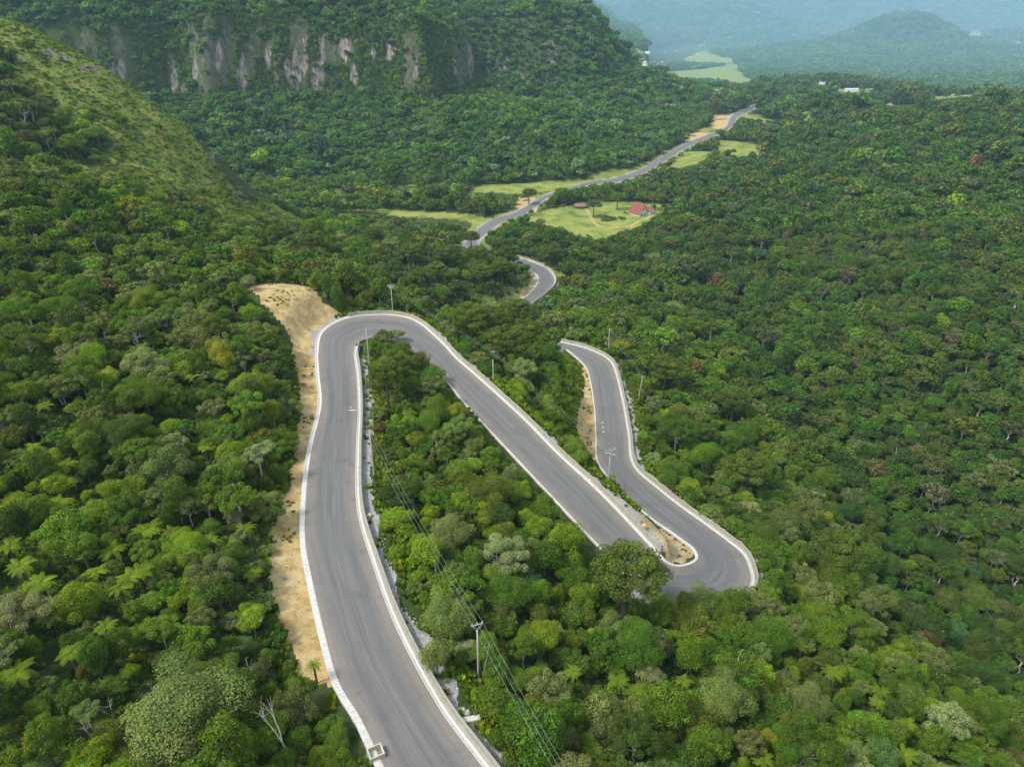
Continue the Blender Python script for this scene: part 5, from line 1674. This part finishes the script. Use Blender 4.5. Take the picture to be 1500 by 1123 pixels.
# ridge scrub
xs = np.array(RIDGE)
X, Y = jgrid(xs[:, 0].min() - 20, xs[:, 0].max() + 20, xs[:, 1].min() - 20, xs[:, 1].max() + 20, 2.5, rg)
dm, mm, rm = maskat(X, Y)
ok = rm & (fbm(X / 14, Y / 14, 151, 3) > -0.5); X, Y = X[ok], Y[ok]
low(X, Y, T(X, Y) - 0.2, rg.uniform(0.7, 1.9, len(X)), 'shrub', tvar(['lime', 'yellow', 'mid', 'grey', 'deep'], [.54, .10, .34, .01, .01], len(X), .16), 0.55)
# bushes standing in the round meadow
bx = np.array([hit(u + rg.normal(0, 9), v + rg.normal(0, 2.2)) for u, v in [(890, 321)] * 22 + [(915, 318)] * 4 + [(870, 350)] * 2 + [(962, 303)] * 4])
low(bx[:, 0], bx[:, 1], bx[:, 2], rg.uniform(1.2, 2.6, len(bx)), 'shrub', tvar(['mid', 'deep', 'grey'], [.5, .3, .2], len(bx)), 0.9)
# scrub clinging to the cliff
q_ = np.nonzero(STEEP & (gm[:, 2] < 0.45))[0]
q_ = rg.choice(q_, 9500)
cx_ = GV[q_, 0] + rg.uniform(-3, 3, len(q_)); cy_ = GV[q_, 1] + rg.uniform(-1.5, 1.5, len(q_))
low(cx_, cy_ - 0.6, T(cx_, cy_) + rg.uniform(-0.5, 0.3, len(q_)), rg.uniform(0.9, 2.7, len(q_)) * np.exp(rg.normal(0, 0.2, len(q_))), 'shrub', tvar(['mid', 'deep', 'lime', 'grey'], [.4, .3, .15, .15], len(q_)), 1.5)
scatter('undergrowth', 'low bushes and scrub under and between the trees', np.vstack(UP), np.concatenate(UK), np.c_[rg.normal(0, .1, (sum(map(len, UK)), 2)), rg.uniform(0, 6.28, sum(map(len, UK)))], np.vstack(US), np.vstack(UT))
# weeds and grass along the road, on the banks and the island
UP, UK, US, UT = [], [], [], []
X, Y = jgrid(-70, 75, 38, 230, 0.75, rg)
S = stand(X, Y); dm, mm, rm = maskat(X, Y)
isl = inpoly(X, Y, ISLAND)
pr = np.where(isl, 0.06 + 0.3 * (Y > 117), np.where(dm, 0.012 + 0.4 * (fbm(X / 5, Y / 5, 161, 3) > 0.28), np.where((S.e > 1.4) & (S.e < 6), 0.65, 0.0)))
pr = np.where((S.e < 3.0) & ~dm & ~isl, 0.12, pr)
pr = np.where((S.e > 2) & (S.e < 12) & (S.side > 0) & (Y > 133) & (X > -5) & ~dm, 0.8, pr)
ok = (S.e > 1.25) & (rg.random(len(X)) < pr)
X, Y, Z, dm_, isl_ = X[ok], Y[ok], S.z[ok], dm[ok], isl[ok]
low(X, Y, Z, np.where(dm_ | isl_, rg.uniform(0.22, 0.5, len(X)), rg.uniform(0.4, 0.95, len(X))), 'tuft', np.where((dm_ | isl_)[:, None], tvar(['yellow', 'lime', 'mid'], [.5, .3, .2], len(X), .25), tvar(['lime', 'mid', 'yellow'], [.5, .3, .2], len(X), .25)))
scatter('grass', 'weeds and long grass along the verge and on the bank', np.vstack(UP), np.concatenate(UK), np.c_[np.zeros((len(X), 2)), rg.uniform(0, 6.28, len(X))], np.vstack(US), np.vstack(UT))
# loose stones on the shoulders and the bank
RK = [rock_mesh('stone_%d' % k, M_GREY if k % 2 else M_BOX, 30 + k, 1) for k in range(4)] + [rock_mesh('stone_t', M_TAN, 40, 1)]
for me in RK: proto('rubble', me)
UP, UK, US, UT = [], [], [], []
X, Y = jgrid(-60, 60, 40, 215, 0.6, rg)
S = stand(X, Y); dm, mm, rm = maskat(X, Y); isl = inpoly(X, Y, ISLAND)
sh = (S.side < 0) & (S.e > 1.4) & (S.e < 3.4) & (fbm(X / 4, Y / 4, 171) > -0.1)
ok = (S.e > 1.3) & (rg.random(len(X)) < np.where(sh, 0.5, np.where(isl, 0.16, np.where(dm, 0.10, 0))))
X, Y, Z = X[ok], Y[ok], S.z[ok]
low(X, Y, Z + 0.02, rg.uniform(0.05, 0.2, len(X)) * np.where(rg.random(len(X)) < 0.06, 2.0, 1), 'rubble', np.ones((len(X), 3)), 0.7)
scatter('rubble', 'broken stones strewn over the shoulder, bank and island', np.vstack(UP), np.concatenate(UK), rg.uniform(0, 6.28, (len(X), 3)), np.vstack(US), np.vstack(UT))
print('trees', NTREE, 'single', len(single), 'smallest', cnt[single].min() if len(single) else 0)

# ------------------------------------------------------------------ poles and overhead wires
M_STEEL = plain('galvanised_steel', (0.45, 0.46, 0.47), 0.4, 0.5, 0.6, 0.15)
M_INSUL = plain('insulator_glaze', (0.62, 0.62, 0.60), 0.3, 0.5, 0, 0.05)
M_WIRE = plain('wire', (0.30, 0.34, 0.31), 0.5, 0.4, 0.3, 0.05)
M_WOOD = plain('old_timber', (0.16, 0.13, 0.10), 0.9, 0.2, 0, 0.3)
WPTS = {}
def pole(key, base, h, label, arm=None, az=0.0, lean=(0, 0), mat=None, r0=0.15, r1=0.085, cat='utility pole'):
    x, y, z = base
    root = empty('utility_pole', (x, y, z)); root.rotation_euler = (lean[0], lean[1], az)
    tag(root, label, cat, 'utility poles along the road')
    V, F = [], []
    tube(V, F, np.array([[0, 0, -0.8], [0, 0, h * 0.5], [0, 0, h]]), [r0, (r0 + r1) / 2, r1], 10)
    o = mesh_obj('pole_shaft', V, F + [tuple(range(20, 30))], mat or M_POLE, root, True)
    tops = []
    if arm:
        for k, (zz, L, yaw) in enumerate(arm):
            me = box_mesh('crossarm', L, 0.11, 0.13, M_POLE if mat is None else M_WOOD, 0.01)
            a = bpy.data.objects.new('crossarm', me); COL.objects.link(a); a.parent = root
            a.location = (0, 0.13, zz); a.rotation_euler = (0, 0, yaw)
            for q_ in (-0.46, 0.0, 0.46):
                V, F = [], []
                tube(V, F, np.array([[0, 0, 0.05], [0, 0, 0.12], [0, 0, 0.16], [0, 0, 0.2], [0, 0, 0.26], [0, 0, 0.30]]), [0.02, 0.06, 0.035, 0.065, 0.05, 0.01], 8)
                io = mesh_obj('insulator', V, F, M_INSUL, root, True)
                p_ = Vector((q_ * L, 0, 0)); p_.rotate(Euler((0, 0, yaw)))
                io.location = (p_.x, 0.13 + p_.y, zz + 0.04)
                if k == 0: tops.append(Vector((p_.x, 0.13 + p_.y, zz + 0.32)))
        me = box_mesh('arm_brace', 0.05, 0.05, 0.9, M_STEEL)
        for sg in (-1, 1):
            b_ = bpy.data.objects.new('arm_brace', me); COL.objects.link(b_); b_.parent = root
            p_ = Vector((sg * 0.36, 0.09, 0)); p_.rotate(Euler((0, 0, arm[0][2])))
            b_.location = (p_.x, 0.09 + p_.y * .3, arm[0][0] - 0.35); b_.rotation_euler = (0, sg * 0.8, arm[0][2])
    else:
        tops = [Vector((0, 0, h)), Vector((0, 0.06, h - 0.35)), Vector((0, -0.06, h - 0.7))]
    mw = Matrix.Translation(Vector((x, y, z))) @ Euler((lean[0], lean[1], az)).to_matrix().to_4x4()
    WPTS[key] = [mw @ t for t in tops]
    return root
def foot(u, v, z):
    x, y, _ = at(u, v, z)
    return (x, y, T1(x, y))
def pole_uv(key, u, vtop, d, label, **kw):
    """pole standing at forward distance d whose top shows at (u, vtop)"""
    x, y, w = ray(u, vtop); t = d / y
    zt = w * t + ZC; zg = T1(x * t, d)
    return pole(key, (x * t, d, zg), max(3.0, zt - zg), label, **kw)
pole_uv('p1', 699, 922, 59.5, 'concrete utility pole in the bushes beside the nearest barrier', arm=[(8.0, 1.3, 0.5)], az=-0.1)
x1, y1, _ = at(706, 1004, -69); strut = at(718, 938, -62.0)
V, F = [], []; tube(V, F, np.array([[0, 0, -0.5], list(Vector(strut) - Vector((x1, y1, T1(x1, y1))))]), [0.10, 0.08], 8)
o = mesh_obj('support_post', V, F, M_WOOD, None, True); o.location = (x1, y1, T1(x1, y1))
tag(o, 'thin leaning post beside the concrete pole at the nearest barrier', 'post')
pole_uv('p2', 541.5, 634, 103, 'utility pole at the edge of the narrow wood beside the nearest stretch', arm=[(8.2, 1.2, 0.3)])
pole_uv('p3', 536, 481, 152, 'utility pole whose top shows above the wood inside the top hairpin', arm=[(8.0, 1.2, 0.2)])
pole_uv('p4', 572.5, 419, 190.5, 'utility pole standing behind the barrier at the crown of the top hairpin', arm=[(7.9, 1.9, 0.0), (7.3, 1.3, 0.0)])
pole_uv('p5', 722, 526, 151.5, 'slim utility pole beyond the barrier midway down the second stretch', arm=[(7.4, 0.9, 0.6)])
pole_uv('p6', 893.5, 669, 120, 'utility pole with zigzag crossarms between the second and third stretches', arm=[(8.2, 2.1, 0.35), (7.4, 2.1, -0.45)])
pole_uv('p7', 917.5, 687, 117, 'bare dark post in the bushes on the edge of the third stretch', mat=M_WOOD, r0=0.10, r1=0.07, cat='post')
pole_uv('p8', 937.5, 553, 186, 'leaning utility pole in the trees right of the third stretch', lean=(0.0, 0.10), arm=[(7.5, 1.0, 0.2)])
pole_uv('p9', 893, 481, 222, 'far utility pole in the trees above the bend of the third stretch', arm=[(8.5, 1.2, 0.2)])
pole_uv('p10', 775, 440, 300, 'distant slim pole standing just below the small bend', arm=[(8.5, 1.2, 0.2)])
pole_uv('p11', 832, 257, 660, 'distant white pole in the pale meadow by the valley road', r0=0.3, r1=0.2)
pole_uv('p12', 702, 345, 455, 'distant thin pole beside the valley road bend', r0=0.2, r1=0.14)
def span(a, b, label, sag=0.9, only=None):
    root = empty('overhead_wire', tuple((a[0] + b[0]) / 2))
    tag(root, label, 'power line', 'overhead wires between the poles')
    for k in range(min(len(a), len(b))):
        t = np.linspace(0, 1, 22)
        pa, pb = np.array(a[k]), np.array(b[k])
        P_ = pa[None] * (1 - t[:, None]) + pb[None] * t[:, None]
        P_[:, 2] -= sag * 4 * t * (1 - t)
        P_ -= np.array(root.location)
        V, F = [], []; tube(V, F, P_, [0.011] * 22, 4)
        mesh_obj('wire', V, F, M_WIRE, root, True)
near_end = [Vector(at(838 + 9 * k, 1170, -60.2)) for k in range(3)]
span(WPTS['p1'], near_end, 'wires running from the nearest pole towards the bottom edge', 0.4)
span(WPTS['p1'], WPTS['p2'], 'wires from the nearest pole up to the pole in the narrow wood', 1.2)
span(WPTS['p2'], WPTS['p3'], 'wires along the narrow wood towards the top hairpin', 0.9)
span(WPTS['p4'], WPTS['p5'], 'wires falling from the top hairpin pole down beside the second stretch', 1.0)
span(WPTS['p5'], WPTS['p6'], 'wires crossing the scrub between the second and third stretches', 1.0)
span(WPTS['p8'], WPTS['p9'], 'wires among the trees right of the third stretch', 0.8)
span(WPTS['p3'], WPTS['p4'], 'wires crossing over the road at the top hairpin', 0.5)

# ------------------------------------------------------------------ houses down in the valley
M_WHITEW = plain('white_render', (0.62, 0.62, 0.60), 0.8, 0.2, 0, 0.06)
M_TILE = Nodes('clay_tiles')
P = M_TILE.obj(); wv_ = M_TILE.new('ShaderNodeTexWave'); wv_.inputs['Scale'].default_value = 2.4; M_TILE.l.new(P, wv_.inputs['Vector'])
M_TILE.color(M_TILE.mix(M_TILE.noise(1.5, 4, 0.6, P), (0.16, 0.05, 0.036), (0.26, 0.095, 0.07))).bump(wv_.outputs[1], 0.6, 0.1)
M_TILE = M_TILE.m
M_ORANGE = plain('orange_tiles', (0.55, 0.19, 0.08), 0.8, 0.2, 0, 0.2)
M_BROWN = plain('brown_boards', (0.13, 0.085, 0.06), 0.9, 0.2, 0, 0.3)
M_OLDROOF = plain('old_brown_roof', (0.20, 0.12, 0.09), 0.9, 0.2, 0, 0.3)
M_GLASS = plain('window_glass', (0.03, 0.035, 0.04), 0.15, 0.5, 0, 0.1)
M_METALROOF = plain('pale_sheet_roof', (0.46, 0.47, 0.48), 0.45, 0.4, 0.2, 0.1)

def house(name, loc, rz, W, L, hw, hr, label, wall=None, roof=None, over=0.5, group=None, wins=2, aframe=False, cat='house', extra=None):
    """gabled house: W across the gable, L along the ridge (local y), wall height hw, roof rise hr"""
    root = empty(name, loc, rz)
    tag(root, label, cat, group)
    w, l = W / 2, L / 2
    V = [(-w, -l, -1), (w, -l, -1), (w, l, -1), (-w, l, -1), (-w, -l, hw), (w, -l, hw), (w, l, hw), (-w, l, hw), (0, -l, hw + hr - .06), (0, l, hw + hr - .06)]
    F = [(0, 1, 5, 8, 4), (1, 2, 6, 5), (2, 3, 7, 9, 6), (3, 0, 4, 7)]
    mesh_obj('wall', V, F, wall or M_WHITEW, root)
    sl_ = hr / w
    ex = over
    for sg in (-1, 1):
        t_ = 0.18
        V = [(0, -l - ex, hw + hr), (0, l + ex, hw + hr), (sg * (w + ex), l + ex, hw - sl_ * ex), (sg * (w + ex), -l - ex, hw - sl_ * ex)]
        V += [(a, b, c + t_) for a, b, c in V]
        F = [(0, 1, 2, 3), (7, 6, 5, 4), (0, 4, 5, 1), (1, 5, 6, 2), (2, 6, 7, 3), (3, 7, 4, 0)]
        mesh_obj('roof', V, F, roof or M_TILE, root)
    for k in range(wins):
        for sg in (-1, 1):
            xx = (k - (wins - 1) / 2) * W / (wins + 0.6)
            o = bpy.data.objects.new('window', box_mesh('window', 0.9, 0.08, 1.1, M_GLASS)); COL.objects.link(o); o.parent = root
            o.location = (xx, sg * (l + 0.03), hw * 0.55)
    if aframe:
        o = bpy.data.objects.new('window', box_mesh('window', 1.3, 0.08, 1.3, M_GLASS)); COL.objects.link(o); o.parent = root
        o.location = (0, -l - 0.03, hw + hr * 0.4)
    o = bpy.data.objects.new('door', box_mesh('door', 0.95, 0.08, 2.0, M_BROWN)); COL.objects.link(o); o.parent = root
    o.location = (w + 0.03, 0, 1.0); o.rotation_euler = (0, 0, math.pi / 2)
    return root
def vloc(u, v, dz=0.0):
    x, y, z = hit(u, v)
    return (x, y, z + dz)
hl = vloc(935, 314)
h_ = house('house', hl, math.radians(38), 8.6, 9.6, 2.1, 6.0, 'white house with a steep red tiled roof on the valley meadow', aframe=True, over=0.7)
hx, hy, hz = hl
house('house', (hx + 8.4, hy + 1.4, hz), math.radians(38), 6, 6, 2.6, 2.6, 'low white annexe under a red roof joined to the meadow house', over=0.4)
house('shed', vloc(932, 340), math.radians(80), 4.2, 6.5, 1.8, 1.7, 'small shed with a bright orange roof on the meadow edge', M_BROWN, M_ORANGE, 0.5, wins=1, cat='shed')
house('shed', vloc(851, 305), math.radians(95), 4.5, 9.5, 2.0, 1.6, 'long brown shed at the far left side of the round meadow', M_BROWN, M_OLDROOF, 0.5, wins=1, cat='shed')
house('house', vloc(625, 272), math.radians(20), 7, 9, 2.5, 2.6, 'reddish roofed house half hidden at the foot of the cliff mountain', M_BROWN, M_TILE, 0.5)
house('house', vloc(1137, 167), math.radians(85), 8, 13, 3.0, 2.2, 'white house with pale roof right of the far road end', M_WHITEW, M_METALROOF, 0.5)
house('house', vloc(1083, 197), math.radians(60), 6, 8, 2.6, 2.0, 'small pale house below the far dirt cut', M_WHITEW, M_METALROOF, 0.5)
house('house', vloc(1204, 124, 1), math.radians(70), 11, 13, 4.5, 3.0, 'white house on the small wooded rise before the peak', M_WHITEW, M_METALROOF, 0.5)
house('barn', vloc(1247, 134), math.radians(88), 9, 26, 3.4, 2.2, 'long pale barn in the field below the wooded peak', M_WHITEW, M_METALROOF, 0.5, cat='barn')
rgv = np.random.default_rng(77)
TOWN = [(938, 90), (943, 94), (948, 90), (953, 93), (958, 91), (964, 95), (970, 92), (945, 97), (975, 78), (1012, 84), (1022, 80), (990, 75)]
TL = ['leftmost white house of the far village', 'village house in front of the leftmost, lower down', 'far village house second from left in the upper row', 'far village house in the middle of the row', 'far village house right of the row middle', 'far village house at the right front', 'far village house at the right end of the row', 'lowest white house of the far village', 'lone pale house above the far village', 'pale farmhouse left of two on the far field', 'pale farmhouse right of two on the far field', 'lone white house at the foot of the far mountains']
for (u, v), lb in zip(TOWN, TL):
    x, y, w_ = ray(u, v)
    q_ = vloc(u, v)
    house('house', q_, rgv.uniform(0, 3.1), 11, 17, 4.5, 3.2, lb, M_WHITEW, M_METALROOF if rgv.random() < .6 else M_ORANGE, 0.6, 'houses of the far village')

# worn track over the round meadow
tk = catmull(np.array([hit(u, v) for u, v in [(842, 300), (856, 304), (864, 316), (872, 328), (890, 334), (915, 333), (940, 323), (957, 315)]]), 1.5)
tt = np.gradient(tk, axis=0)[:, :2]; tt /= np.linalg.norm(tt, axis=1)[:, None]
tn_ = np.c_[-tt[:, 1], tt[:, 0]]
V = []
for k in range(len(tk)):
    for w_ in (-1.2, 1.2):
        X = tk[k, :2] + tn_[k] * w_ * (1 + 0.3 * math.sin(k * 1.7))
        V.append((X[0], X[1], T1(X[0], X[1]) + 0.12))
o = mesh_obj('path', V, [(2 * k, 2 * k + 1, 2 * k + 3, 2 * k + 2) for k in range(len(tk) - 1)], plain('worn_track', (0.30, 0.28, 0.12), 0.95, 0.1, 0, 0.3, 0.4))
tag(o, 'worn pale track curving over the round meadow', kind='structure')

# ------------------------------------------------------------------ the air
hz_m = bpy.data.materials.new('haze_air'); hz_m.use_nodes = True
hn, hl_ = hz_m.node_tree.nodes, hz_m.node_tree.links
hn.clear()
ho = hn.new('ShaderNodeOutputMaterial'); hv = hn.new('ShaderNodeVolumePrincipled')
hv.inputs['Color'].default_value = (0.46, 0.75, 1.0, 1)
hv.inputs['Density'].default_value = HAZE
hv.inputs['Anisotropy'].default_value = 0.0
hl_.new(hv.outputs[0], ho.inputs['Volume'])
x0, x1, y0, y1 = -19800, 19800, -900, 19800
z0, z1 = float(GV[:, 2].min()) - 20, float(max(GV[:, 2].max(), ZC)) + 60
V = [(x, y, z) for z in (z0, z1) for y in (y0, y1) for x in (x0, x1)]
hz_o = mesh_obj('haze', V, [(0, 2, 3, 1), (4, 5, 7, 6), (0, 1, 5, 4), (2, 6, 7, 3), (0, 4, 6, 2), (1, 3, 7, 5)], hz_m)
tag(hz_o, 'thin blue haze filling the valley', kind='stuff')
